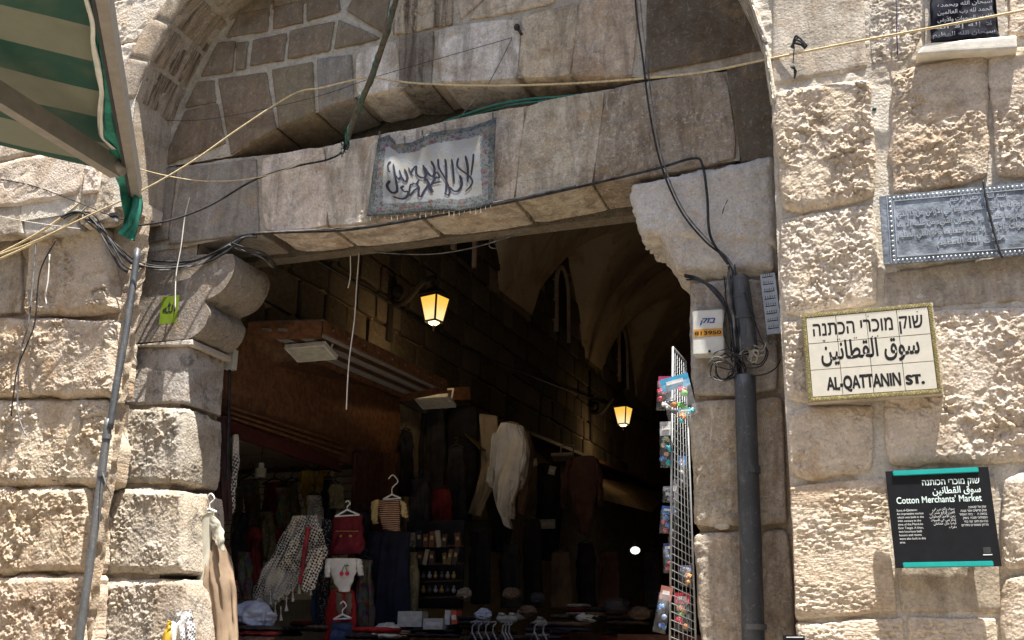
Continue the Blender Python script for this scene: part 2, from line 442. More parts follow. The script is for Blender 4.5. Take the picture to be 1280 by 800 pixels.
# outer wall beds (mortar behind the stones)
yo = .020
grid_sheet([(xx, yo, zz) for xx, zz in right_curve], [(3.2, yo, zz) for xx, zz in right_curve], 300, 160, 'mortar_bed', M_MORTAR_S, rwall, .016, sc=.06)
grid_sheet([(xx, yo, zz) for xx, zz in left_curve], [(-8.5, yo, zz) for xx, zz in left_curve], 60, 50, 'mortar_bed', M_MORTAR_S, lwall, .012)
grid_sheet([(-8.5, .215, 0), (-8.5, .215, 4.46)], [(-4.74, .235, 0), (-4.70, .235, 4.46)], 260, 260, 'mortar_bed', M_MORTAR_D, lwall, .035, sc=.10)
MB().box((-6.6, .22, 4.5), (1.85, .18, .05)).build('ledge', M_PLDARK, lwall)
MB().box((-2.65, 0.3, 8.45), (5.9, .25, .55)).build('parapet', M_PLDARK, gate)
# arch soffit beds
for cv, nm in ((left_curve, 'reveal'), (right_curve, 'reveal')):
    grid_sheet([(xx + (.0), yo, zz) for xx, zz in cv], [(xx, YR + .1, zz) for xx, zz in cv], 90, 8, nm, M_TYMP, gate, .004, nrm=(0, 0, 0)).color = (.36, .31, .25, 1)
# recess beds : tympanum sheet above the relieving gap, lintel sheet below, both set back behind the stone faces
gap_top = [(192, 212), (230, 205), (289, 195), (344, 161), (394, 141), (460, 116), (520, 108), (589, 100), (700, 95), (759, 94), (800, 97), (860, 92), (975, 76)]
gap_bot = [(192, 214), (230, 208), (289, 198), (344, 193), (394, 186), (460, 172), (520, 160), (589, 148), (700, 124), (759, 112), (800, 104), (860, 96), (975, 80)]
yb = YR + .013
A = [P(a, b, yb) for a, b in gap_top]; B = [np.array([p[0], yb, 8.2]) for p in A]
A[0][0] = -4.95; B[0][0] = -4.95; A[-1][0] = B[-1][0] = -.3
grid_sheet(A, B, 300, 160, 'mortar_bed', M_MORTAR_T, gate, .012, sc=.035)
A2 = [P(a, b, yb) + np.array([0, 0, .016]) for a, b in gap_top]
grid_sheet(A2, [p + np.array([0, .40, 0]) for p in A2], 200, 20, 'soffit_mortar', M_MORTAR_D, gate, .008, nrm=(0, 0, 1), sc=.04)
A = [P(a, b, yb) for a, b in gap_bot]
lb = [(160, 318), (230, 309), (318, 291), (344, 288), (394, 283), (460, 277), (520, 268), (589, 258), (700, 238), (759, 227), (800, 219), (860, 208), (975, 196)]
B = [P(a, b, yb) for a, b in lb]
grid_sheet(A, B, 260, 40, 'mortar_bed', M_MORTAR_T, gate, .012, sc=.04)
# pier beds
grid_sheet([(-4.95, yb + .002, 0), (-4.95, yb + .002, 4.35)], [(-4.45, yb + .02, 0), (-4.45, yb + .02, 4.35)], 260, 40, 'mortar_bed', M_MORTAR_D, gate, .012)
grid_sheet([(-4.45, yb + .03, 0), (-4.45, yb + .03, 4.3)], [(-4.45, YR + .46, 0), (-4.45, YR + .46, 4.3)], 80, 10, 'mortar_bed', M_MORTAR_D, gate, .012, nrm=(1, 0, 0))
grid_sheet([(-.93, yb + .03, 0), (-.93, yb + .03, 4.35)], [(-.2, yb + .03, 0), (-.2, yb + .03, 4.35)], 80, 14, 'mortar_bed', M_MORTAR_D, gate, .012)
MB().box((-.75, YR + .28, 2.1), (.15, .18, 2.1)).build('jamb_core', M_MORTAR_D, gate)
# dark void behind the relieving gap
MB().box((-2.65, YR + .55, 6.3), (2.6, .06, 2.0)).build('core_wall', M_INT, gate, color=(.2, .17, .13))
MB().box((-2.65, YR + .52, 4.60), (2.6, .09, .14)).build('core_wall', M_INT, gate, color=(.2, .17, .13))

# ---- tympanum
TY = [  # quad, material, colour, thickness, amp
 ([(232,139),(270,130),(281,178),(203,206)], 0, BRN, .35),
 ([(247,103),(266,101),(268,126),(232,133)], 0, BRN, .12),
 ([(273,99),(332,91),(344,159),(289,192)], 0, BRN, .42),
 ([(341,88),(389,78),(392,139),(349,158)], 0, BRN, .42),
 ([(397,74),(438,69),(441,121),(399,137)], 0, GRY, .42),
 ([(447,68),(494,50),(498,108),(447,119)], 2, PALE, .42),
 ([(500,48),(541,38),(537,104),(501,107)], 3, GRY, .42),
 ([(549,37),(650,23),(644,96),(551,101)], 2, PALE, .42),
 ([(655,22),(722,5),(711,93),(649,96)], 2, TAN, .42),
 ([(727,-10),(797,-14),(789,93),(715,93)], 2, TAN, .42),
 ([(812,-40),(940,-40),(956,60),(806,90)], 1, (.15, .12, .09), .30),  # brown crust darkened further to carry the arch's shade
 ([(251,94),(273,54),(292,52),(288,88)], 0, BRN, .1),
 ([(297,54),(309,52),(305,84),(295,86)], 0, BRN, .1),
 ([(317,51),(357,42),(353,74),(313,81)], 0, BRN, .1),
 ([(363,39),(417,27),(411,61),(360,72)], 0, BRN, .1),
 ([(424,25),(474,45),(466,48),(418,60)], 0, BRN, .1),
 ([(434,11),(446,-8),(486,-8),(479,41)], 0, BRN, .1),
 ([(500,-8),(562,-8),(563,27),(490,42)], 3, TAN, .1),
 ([(570,-10),(604,-10),(603,0),(577,22)], 0, TAN, .1),
 ([(618,-10),(695,-10),(690,2),(585,23)], 2, TAN, .1),
 ([(283,45),(300,18),(335,10),(333,37)], 0, BRN, .1),
 ([(343,9),(377,2),(377,27),(342,34)], 0, BRN, .1),
 ([(384,0),(421,-8),(423,12),(384,25)], 0, BRN, .1),
 ([(305,8),(314,-12),(340,-12),(338,2)], 0, BRN, .1),
 ([(346,-12),(378,-14),(377,-4),(343,2)], 0, BRN, .1),
]
TM = [M_TYMP, M_TYMP, M_LINT, M_STREAK]
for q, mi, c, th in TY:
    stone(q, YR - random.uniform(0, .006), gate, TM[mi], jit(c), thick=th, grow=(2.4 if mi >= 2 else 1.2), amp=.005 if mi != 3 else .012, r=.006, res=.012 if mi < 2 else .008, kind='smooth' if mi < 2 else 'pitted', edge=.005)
# upper tympanum courses out of frame
for row in range(6):
    z0 = 6.13 + row * .3
    for k in range(7):
        x0 = -4.6 + k * .6 + (row % 2) * .25
        if abs(x0 + .28 + 2.6) > 2.0 - row * .30: continue
        stone(None, YR, gate, M_TYMP, jit(BRN), thick=.1, amp=.004, r=.007, res=.06, kind='smooth', world=[(x0, YR, z0 + .28), (x0 + .57, YR, z0 + .28), (x0 + .57, YR, z0), (x0, YR, z0)])

# ---- lintel stones (block 0.4 m thick, its underside seen from below)
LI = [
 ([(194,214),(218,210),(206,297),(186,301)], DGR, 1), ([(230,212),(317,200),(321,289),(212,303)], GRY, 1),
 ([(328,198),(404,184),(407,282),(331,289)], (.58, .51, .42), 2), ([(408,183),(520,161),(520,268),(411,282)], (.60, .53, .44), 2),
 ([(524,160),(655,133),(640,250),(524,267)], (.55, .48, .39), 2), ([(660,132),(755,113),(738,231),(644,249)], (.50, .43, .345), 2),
 ([(760,112),(905,88),(921,197),(742,230)], (.36, .30, .235), 4), ([(910,86),(960,77),(966,195),(928,199)], (.14, .115, .09), 1)]  # right end stones coloured darker to carry the arch's shade
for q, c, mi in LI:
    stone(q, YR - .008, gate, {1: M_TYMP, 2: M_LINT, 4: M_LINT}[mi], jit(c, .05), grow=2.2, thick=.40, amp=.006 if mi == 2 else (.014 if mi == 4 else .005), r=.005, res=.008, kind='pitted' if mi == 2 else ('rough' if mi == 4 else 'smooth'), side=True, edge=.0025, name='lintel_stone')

# ---- left corbel: two rolls, extruded into the opening
def corbel():
    pr = [(160, 322), (292, 318), (295, 330), (291, 346), (280, 363), (266, 372), (257, 377), (263, 390), (257, 408), (246, 419), (236, 424), (158, 430)]
    pts = [P(a, b, YR - .01) for a, b in pr]; pts = catmull(pts[1:11], 5)
    pts = [P(160, 322, YR - .01)] + pts + [P(158, 430, YR - .01)]
    nd = 24; n = len(pts); V = []
    for j in range(nd + 1):
        for p in pts: V.append((p[0], p[1] + .43 * j / nd, p[2]))
    V = np.array(V); c = V.mean(0)
    nr = V - c; nr[:, 1] = 0; nr /= np.linalg.norm(nr, axis=1)[:, None]
    V = V + nr * (fbm(V / .07, 4, 8) * .008)[:, None]
    F = []
    for j in range(nd):
        for i in range(n - 1): F.append((j * n + i, j * n + i + 1, (j + 1) * n + i + 1, (j + 1) * n + i))
    me = mesh_np('corbel', V, F)
    o = obj('corbel', me, M_PIER, gate, (.27, .24, .205))
    # dressed front face
    mb = MB(); mb.prism([(p[0], p[1] - .012, p[2]) for p in pts], (0, .012, 0)); mb.build('corbel_face', M_SMOOTH, o, color=(.24, .21, .18))
corbel()
stone([(228, 425), (240, 424), (240, 431), (150, 433)], YR - .03, gate, M_MORTAR, TAN, thick=.46, amp=.005, r=.01, res=.03, side=True, name='bed_course', kind='smooth')
# ---- left pier blocks, wrapping into the opening
PI_ = [([(160,434),(236,431),(230,504),(150,506)], M_PIER, (.40,.37,.34), 'smooth', .006, 0), ([(146,511),(232,510),(227,604),(136,604)], M_PIER, (.44,.40,.34), 'rough', .020, .015),
 ([(124,609),(233,611),(232,716),(115,718)], M_PIER, (.50,.44,.36), 'pitted', .012, .025), ([(117,724),(237,722),(238,835),(104,835)], M_PIER, (.50,.44,.37), 'pitted', .011, .02)]
for q, m_, c, k, a, b in PI_:
    stone(q, YR, gate, m_, c, thick=.42, amp=a, r=.02, res=.006, kind=k, side=True, bulge=b, margin=.03 if k == 'pitted' else 0, name='jamb_stone')
for z1, z2 in ((1.46, 1.10), (1.06, .62), (.58, .04)):
    stone(None, YR, gate, M_PIER, (.6, .54, .46), thick=.42, amp=.01, r=.02, res=.03, side=True, name='jamb_stone', world=[(-4.8, YR, z1), (-4.25, YR, z1), (-4.25, YR, z2), (-4.8, YR, z2)])
    stone(None, YR, gate, M_SMOOTH, TAN, thick=.42, amp=.008, r=.02, res=.03, side=True, name='jamb_stone', world=[(-.98, YR, z1 + .05), (-.35, YR, z1 + .05), (-.35, YR, z2 + .05), (-.98, YR, z2 + .05)])
# ---- right pier blocks
JR = [([(862,352),(968,345),(974,490),(864,496)], M_SMOOTH, (.42,.385,.345), .009), ([(862,502),(940,497),(943,656),(866,658)], M_LINT, (.48,.42,.34), .011),
 ([(944,498),(978,493),(984,654),(946,657)], M_LINT, (.44,.38,.31), .010), ([(867,666),(945,663),(950,815),(874,815)], M_LINT, (.47,.41,.34), .010), ([(950,664),(986,660),(996,815),(953,815)], M_LINT, (.45,.38,.31), .010)]
for q, m_, c, a in JR:
    stone(q, YR, gate, m_, c, thick=.42, amp=a, r=.022, res=.012, kind='pitted', side=True, name='jamb_stone', bulge=.008)
stone([(893,654),(912,653),(912,661),(893,662)], YR - .005, gate, M_MORTAR, PALE, thick=.08, amp=.01, r=.01, res=.01, name='jamb_stone')
# ---- right corbel: eroded pale block
M_CORB = stone_mat('limestone_blue_wash', lichen=.18, ochre=.45, white=.5, fine=.005, mott=.3)
stone([(787,231),(969,192),(973,312),(799,296)], YR - .02, gate, M_CORB, (.53, .505, .47), thick=.44, amp=.022, r=.035, res=.009, kind='smooth', side=True, bulge=.02, name='corbel', edge=.03)
stone([(806,268),(971,268),(972,340),(844,345)], YR - .012, gate, M_CORB, (.53, .505, .47), thick=.43, amp=.022, r=.055, res=.009, kind='smooth', side=True, bulge=.02, name='corbel', edge=.02)

# ---- arch voussoirs on the left: a light dressed face and a dark streaked soffit
cvl = left_curve
def lerp_curve(cv, n):
    c = np.array(cv); d = np.r_[0, np.cumsum(np.linalg.norm(np.diff(c, axis=0), axis=1))]; t = np.linspace(0, d[-1], n)
    return np.stack([np.interp(t, d, c[:, 0]), np.interp(t, d, c[:, 1])], 1), d[-1]
def voussoirs(cv, sgn, wid, n, sunny):
    c, L = lerp_curve(cv, n * 6 + 1)
    tg = np.gradient(c, axis=0); tg /= np.linalg.norm(tg, axis=1)[:, None]
    nrm = np.stack([-tg[:, 1], tg[:, 0]], 1) * sgn
    for k in range(n):
        a, b = k * 6, k * 6 + 6
        g = .012
        rows = []
        sub = list(range(a, b + 1))
        # block cross-section: outer-face outer edge -> arris -> soffit back edge
        V = []; prof = [(wid, -.0, .10), (wid, -.0, 0), (wid * .66, -.0, 0), (wid * .33, 0, 0), (.015, 0, 0), (-.004, 0, .015)] + [(-.006, 0, .015 + (YR - .0) * t / 10) for t in range(1, 11)]
        nn = 14
        for i in range(nn + 1):
            f = a + (b - a) * i / nn; f0 = int(min(f, len(c) - 2)); w_ = f - f0
            cc = c[f0] * (1 - w_) + c[f0 + 1] * w_; nr = nrm[f0] * (1 - w_) + nrm[f0 + 1] * w_; tt = tg[f0]
            s = 0
            if i == 0: cc = cc + tt * g; s = 1
            if i == nn: cc = cc - tt * g; s = 1
            for (o_, _, y_) in prof:
                inset = .007 * s if i in (0, nn) else 0
                V.append((cc[0] + nr[0] * (o_ + inset * (1 if y_ > .01 else 0)), y_ + (inset if y_ <= .01 else 0), cc[1] + nr[1] * (o_ + inset * (1 if y_ > .01 else 0))))
        V = np.array(V); m = len(prof)
        soff = V[:, 1] > .012
        dd = fbm(V / .06, 4, 40 + k) * .006; ii = np.repeat(np.arange(nn + 1), m)
        nr2 = np.repeat(np.array([nrm[min(len(c) - 1, int(a + (b - a) * i / nn))] for i in range(nn + 1)]), m, axis=0)
        rr_ = ridge(np.stack([V[:, 0] * 3, V[:, 1] / .035, V[:, 2] * 3], 1), 70 + k) * .010
        V[:, 0] += np.where(soff, nr2[:, 0] * (dd + rr_), 0); V[:, 2] += np.where(soff, nr2[:, 1] * (dd + rr_), 0); V[:, 1] += np.where(soff, 0, dd)
        F = []; FM = []
        for i in range(nn):
            for j in range(m - 1): F.append((i * m + j, i * m + j + 1, (i + 1) * m + j + 1, (i + 1) * m + j)); FM.append(1 if j >= 5 else 0)
        me = mesh_np('voussoir', V, F)
        o = obj('voussoir', me, None, gate, jit((.34, .29, .22) if sgn > 0 else PALE))  # left ring's brown is darkened to stand for shade on the soffit
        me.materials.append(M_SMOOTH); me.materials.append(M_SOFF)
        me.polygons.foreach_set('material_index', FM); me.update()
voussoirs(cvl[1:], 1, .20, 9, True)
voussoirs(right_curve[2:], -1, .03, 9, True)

# ================================================================== RIGHT WALL
RW = [ # quad, y, mat, colour, amp, kind, bulge, margin
 ([(966,-45),(1078,-55),(1084,84),(964,107)], 0.01, M_SMOOTH, (.50,.45,.38), .004, 'smooth', 0, 0),
 ([(1083,-55),(1156,-60),(1148,72),(1089,82)], 0.015, M_LINT, (.58,.52,.44), .012, 'pitted', 0, 0),
 ([(966,112),(1088,96),(1096,246),(974,266)], -.01, M_SUN, (.62,.53,.42), .034, 'rough', .02, 0),
 ([(1112,86),(1232,66),(1240,224),(1114,246)], -.005, M_SUN, (.56,.46,.35), .020, 'rough', .01, 0),
 ([(1236,64),(1330,48),(1338,210),(1243,224)], -.01, M_SUN, (.60,.51,.41), .022, 'rough', .01, 0),
 ([(974,273),(1094,253),(1099,380),(978,396)], 0, M_SUN, (.68,.61,.52), .014, 'pitted', .015, 0),
 ([(1104,252),(1230,232),(1236,318),(1106,334)], .01, M_SMOOTH, (.52,.47,.40), .010, 'pitted', 0, 0),
 ([(1234,230),(1345,214),(1348,305),(1240,318)], .01, M_SMOOTH, (.52,.47,.40), .010, 'pitted', 0, 0),
 ([(1104,340),(1340,308),(1342,372),(1104,387)], .01, M_SMOOTH, (.44,.40,.35), .012, 'smooth', 0, 0),  # greyer tone stands for the plaque's shadow
 ([(978,402),(1098,390),(1102,497),(982,503)], .005, M_SUN, (.66,.60,.51), .012, 'pitted', .01, 0),
 ([(1103,392),(1345,378),(1350,572),(1106,584)], -.005, M_RED, (.66,.58,.49), .026, 'rough', .02, 0),
 ([(983,510),(1094,504),(1094,591),(986,599)], 0, M_SUN, (.64,.56,.46), .018, 'rough', .012, 0),
 ([(987,608),(1106,600),(1122,764),(994,775)], -.002, M_TOOL, (.66,.56,.44), .009, 'tool', .004, .03),
 ([(1109,600),(1244,592),(1252,765),(1126,766)], .012, M_SMOOTH, (.50,.44,.36), .005, 'smooth', 0, 0),  # separate darker block standing for the information board's cast shadow
 ([(996,780),(1128,772),(1140,868),(1000,872)], .0, M_TOOL, (.66,.57,.46), .010, 'tool', .004, 0),
 ([(1134,772),(1246,772),(1250,868),(1142,868)], .002, M_TOOL, (.64,.55,.44), .010, 'tool', .004, 0),
 ([(1248,592),(1360,584),(1366,705),(1254,712)], -.01, M_SUN, (.64,.56,.46), .020, 'rough', .015, 0),
 ([(1254,718),(1366,712),(1370,868),(1256,868)], -.01, M_SUN, (.64,.56,.46), .020, 'rough', .015, 0),
]
for q, y, m_, c, a, k, b, mg in RW:
    stone(q, y, rwall, m_, c, thick=.10, amp=a, r=.022 if k == 'rough' else .012, res=.0045 if k == 'rough' else (.005 if k in ('pitted', 'tool') else .02), kind=k, bulge=b, margin=mg)
# window frame stones, top right
stone([(1262,-60),(1360,-70),(1340,44),(1262,42)], -.002, rwall, M_TOOL, (.64,.53,.42), thick=.1, amp=.010, r=.012, res=.009, kind='tool')
# unseen remainder of the wall
def fill(x0, x1, z0, z1, wall, y, holes=()):
    z = z0
    while z < z1 - .05:
        h = min(random.uniform(.34, .5), z1 - z); x = x0 + random.uniform(0, .25)
        while x < x1 - .1:
            L = min(random.uniform(.4, .8), x1 - x)
            stone(None, y, wall, M_SUN, jit((.6, .53, .43)), thick=.08, amp=.015, r=.015, res=.03, kind='rough', world=[(x, y, z + h - .02), (x + L - .02, y, z + h - .02), (x + L - .02, y, z), (x, y, z)])
            x += L
        z += h
fill(1.02, 2.6, .1, 5.0, rwall, .0); fill(-.3, 1.0, .1, 1.30, rwall, .0)
fill(.1, 2.8, 5.35, 7.6, rwall, .0); fill(-.4, .05, 5.35, 6.0, rwall, .0)

# ================================================================== LEFT WALL
LW = [
 ([(-60,180),(22,186),(28,292),(-60,300)], .02, M_SMOOTH, (.50,.45,.39), .008, 'smooth', 0),
 ([(26,190),(92,196),(96,286),(30,296)], .03, M_SMOOTH, (.52,.50,.48), .004, 'smooth', 0),
 ([(96,188),(146,190),(142,272),(98,284)], .02, M_LINT, (.60,.54,.47), .012, 'pitted', 0),
 ([(-70,302),(24,298),(26,390),(-70,392)], .20, M_SMOOTH, (.50,.45,.38), .010, 'pitted', 0),
 ([(40,292),(128,284),(140,386),(30,392)], .14, M_SUN, (.64,.57,.48), .034, 'rough', .03),
 ([(-70,398),(40,398),(42,494),(-70,496)], .16, M_SUN, (.60,.50,.38), .030, 'rough', .02),
 ([(36,397),(140,402),(138,492),(38,494)], .14, M_SUN, (.62,.55,.47), .030, 'rough', .03),
 ([(-70,502),(134,500),(128,603),(-70,605)], .18, M_SUN, (.63,.54,.43), .034, 'rough', .03),
 ([(-70,612),(106,612),(106,712),(-70,716)], .17, M_SUN, (.62,.53,.42), .030, 'rough', .025),
 ([(-70,724),(104,720),(94,840),(-70,840)], .17, M_SUN, (.62,.52,.44), .026, 'rough', .025),
]
for q, y, m_, c, a, k, b in LW:
    c = tuple(v * f_ for v, f_ in zip(c, random.choice([(.80, .76, .70), (.90, .90, .88), (.84, .80, .74)])))
    stone(q, y, lwall, m_, c, grow=2.5 if y > .1 else 0, thick=.22 if y > .1 else .1, amp=a, r=.035 if k == 'rough' else .012, res=.0055 if k == 'rough' else .012, kind=k, bulge=b)
# sunlit dressed courses above, beside the arch
ex = [P(px_, 50, 0)[0] for px_ in (0, 140)]
def arch_x(z):
    zs = [q[1] for q in cvl]; xs = [q[0] for q in cvl]
    return np.interp(z, zs, xs)
for i in range(8):
    z0 = 4.58 + i * .40; z1 = z0 + .385
    a = float(arch_x(z0)) - .225; b = float(arch_x(z1)) - .225
    xa = -5.15 - (i % 2) * .22
    stone(None, 0, lwall, M_SUN, jit((.68, .61, .52)), thick=.08, amp=.010, r=.012, res=.012, kind='pitted', world=[(xa, 0, z1), (b, 0, z1), (a, 0, z0), (xa, 0, z0)])
    for k in range(3):
        x1 = xa - .02 - k * .85
        stone(None, 0, lwall, M_SUN, jit((.66, .58, .49)), thick=.08, amp=.012, r=.012, res=.03, kind='pitted', world=[(x1 - .83, 0, z1), (x1, 0, z1), (x1, 0, z0), (x1 - .83, 0, z0)])
fill(-8.0, -6.1, .1, 4.4, lwall, .25); fill(-6.05, -4.75, .1, 1.3, lwall, .26)

# ================================================================== PASSAGE BEHIND THE GATE
XL, XR_ = -4.71, -.55
psg = thing('vaulted_passage', 'dark groin-vaulted market passage seen through the gateway', 'passage', (-2.6, 8, 0))
Y0, Y1 = YR + .42, 26.0
LUN = [5.9, 10.2, 14.5, 18.8, 23.1]; HW = 1.42; ZS = 6.15
def lun_h(y):
    r = np.zeros_like(y)
    for c in LUN:
        t = np.clip(np.abs(y - c) / HW, 0, 1); r = np.maximum(r, np.where(t < 1, 1.75 * (1 - t ** 1.55) ** .75, 0))
    return r
def vault():
    nx, ny = 44, 260
    xs = np.linspace(0, 1, nx + 1); ys = np.linspace(Y0, Y1, ny + 1)
    X, Y = np.meshgrid(xs, ys, indexing='ij'); t = np.abs(X * 2 - 1)
    h1 = 2.1 * (1 - t ** 1.9) ** .62
    band = np.minimum.reduce([np.abs(Y - (c + 2.15)) for c in [1.6] + LUN])
    rib = np.where(band < .30, -.10, 0)
    Z = ZS + (Y - 5) * .045 + np.maximum(h1 + rib * (t < .98), lun_h(Y))
    V = np.stack([XL + (XR_ - XL) * X, Y, Z], -1).reshape(-1, 3)
    V[:, 2] += fbm(V / .5, 3, 5) * .012
    i = np.arange(V.shape[0]).reshape(nx + 1, ny + 1)
    F = np.stack([i[:-1, :-1], i[:-1, 1:], i[1:, 1:], i[1:, :-1]], -1).reshape(-1, 4)
    obj('vault', mesh_np('vault', V, F), M_PLASTER, psg)
    # side walls up to the vault edge
    for x, nm in ((XL - .03, 'side_wall'), (XR_, 'side_wall')):
        z = ZS + (ys - 5) * .045 + lun_h(ys) + .06
        A_ = np.stack([np.full_like(ys, x), ys, np.where(ys < 4.75, 3.42, 0.0) if x < -3 else np.full_like(ys, 0.0)], 1); B_ = np.stack([np.full_like(ys, x), ys, z], 1)
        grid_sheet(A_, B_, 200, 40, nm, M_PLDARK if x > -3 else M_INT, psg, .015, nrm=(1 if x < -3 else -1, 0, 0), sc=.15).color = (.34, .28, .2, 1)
vault()
MB().add([(XL - 3.6, Y1, 0), (XR_ + .1, Y1, 0), (XR_ + .1, Y1, 9.5), (XL - 3.6, Y1, 9.5)], [(0, 1, 2, 3)]).build('end_wall', M_PLASTER, psg)
mb = MB().add([(XL - 3.6, -.0, 9.0), (4, -.0, 9.0), (4, Y1, 9.0), (XL - 3.6, Y1, 9.0)], [(0, 1, 2, 3)])
mb.add([(-8.6, .46, 0), (-8.6, .46, 9), (-8.6, Y1, 9), (-8.6, Y1, 0)], [(0, 1, 2, 3)]); mb.add([(3.2, .05, 0), (3.2, .05, 9), (3.2, Y1, 9), (3.2, Y1, 0)], [(0, 1, 2, 3)])
mb.add([(-8.6, .90, 0), (-4.46, .90, 0), (-4.46, .90, 9), (-8.6, .90, 9)], [(0, 1, 2, 3)])
mb.add([(-.55, .90, 0), (3.2, .90, 0), (3.2, .90, 9), (-.55, .90, 9)], [(0, 1, 2, 3)])
mb.add([(-5, YR + .62, 4.48), (0, YR + .62, 4.48), (0, YR + .62, 9), (-5, YR + .62, 9)], [(0, 1, 2, 3)])
mb.build('sun_blocking_shell', M_INT, psg, color=(.25, .2, .15))  # unseen sheets added to keep sun and sky out of the passage
# individual dark blocks of the left passage wall
def block_mesh(s_):
    m = bmesh.new(); bmesh.ops.create_cube(m, size=1.0); bmesh.ops.bevel(m, geom=m.edges[:], offset=.07, segments=1, affect='EDGES')
    r = random.Random(s_)
    for v in m.verts: v.co += Vector((r.uniform(-.03, .03), r.uniform(-.02, .02), r.uniform(-.03, .03)))
    me = bpy.data.meshes.new('block'); m.to_mesh(me); m.free(); me.materials.append(M_INT); return me
BM = [block_mesh(i) for i in range(4)]
cnt = 0
z = 4.0; row = 0
while z < 8.2:
    h = random.uniform(.30, .38); y = Y0 + .1 + random.uniform(0, .3)
    while y < 14.5:
        L = random.uniform(.38, .75)
        yc = y + L / 2
        top = ZS + (yc - 5) * .045 + float(lun_h(np.array([yc]))[0])
        zc = z + h / 2 + (yc - 5) * .03
        if zc + h / 2 < top - .02 and cnt < 295:
            o = bpy.data.objects.new('stone', BM[cnt % 4]); COL.objects.link(o); o.parent = psg
            o.location = Vector((XL - .04 + random.uniform(-.008, .012), yc, zc)) - psg.location; o.scale = (.12, L - .035, h - .03)
            o.rotation_euler = (rad(1.7), 0, 0)
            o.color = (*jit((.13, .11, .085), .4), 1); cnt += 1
        y += L
    z += h; row += 1
# arched windows in the lunettes
mblk = plain('unlit_window_black', (.02, .018, .015), .8)  # near-black colour stands for the unlit depth of window openings
mframe = plain('dark_iron', (.035, .032, .03), .55, .3)
for c in LUN[:3]:
    zb = ZS + (c - 5) * .045 + .25
    mb = MB(); poly = [(XL + .03, c - .34, zb - .25)] + [(XL + .03, c + .34 * math.cos(math.pi - math.pi * k / 8), zb + .55 + .42 * math.sin(math.pi * k / 8)) for k in range(9)] + [(XL + .03, c + .34, zb - .25)]
    mb.prism(poly, (-.06, 0, 0)); wnd = mb.build('window', mblk, psg)
    m2 = MB(); 
    for k in range(len(poly) - 1): m2.bar(poly[k], poly[k + 1], .10, .05)
    m2.build('window_surround', M_PLDARK, wnd)
# ledge along the left wall, shelf of small roof tiles, and timber beam
mwood = plain('brown_timber', (.085, .04, .022), .6, var=.3)
mrust = plain('rust_brown_paint', (.15, .07, .035), .6, var=.3)
mred = plain('dark_red_paint', (.06, .014, .011), .6, var=.2)
lg = [PX(a, b, XL + .10) for a, b in ((360, 455), (500, 487), (612, 525), (700, 560), (780, 592), (838, 622))]
m_ = MB(); 
for a, b in zip(lg[:-1], lg[1:]): m_.bar(a, b, .22, .05)
m_.build('ledge', mwood, psg)
# awnings over the deeper shops
for i, q in enumerate([((700, 590), (735, 620), (815, 640), (838, 612)), ((560, 520), (600, 560), (700, 590), (660, 556))]):
    pts = [PX(*q[0], XL + .05), PX(*q[1], XL + .8), PX(*q[2], XL + .8), PX(*q[3], XL + .05)]
    MB().hexa(pts, (0, 0, -.02)).build('canopy_sheet', M_INT, psg, color=(.2, .15, .1))

# ---- cables along the passage wall
mblack = plain('black_rubber_cable', (.022, .022, .024), .6, var=.9, scale=14, bmp=0)
mgreyc = plain('grey_cable', (.15, .15, .15), .6, var=.5, scale=14, bmp=0)
def cable(name, pts, r, mat, label, cat='cable', group=None, n=6, res=8, parent=None):
    o = MB().tube(pts, r, n, res).build(name, mat, parent, smooth=True)
    if parent is None: tag(o, label, cat, group)
    return o
cable('power_cable', [PX(a, b, XL + .06) for a, b in ((372, 312), (420, 340), (470, 368), (520, 398), (575, 432), (640, 460), (700, 484), (760, 506), (840, 540))], .014, mblack, 'black cable clipped along the dark passage wall behind the lanterns')
cable('thin_wire', [P(a, b, 1.0) for a, b in ((430, 312), (520, 318), (580, 312), (640, 295), (672, 283))], .005, mgreyc, 'thin pale wire sagging just under the lintel inside the gate', 'wire')

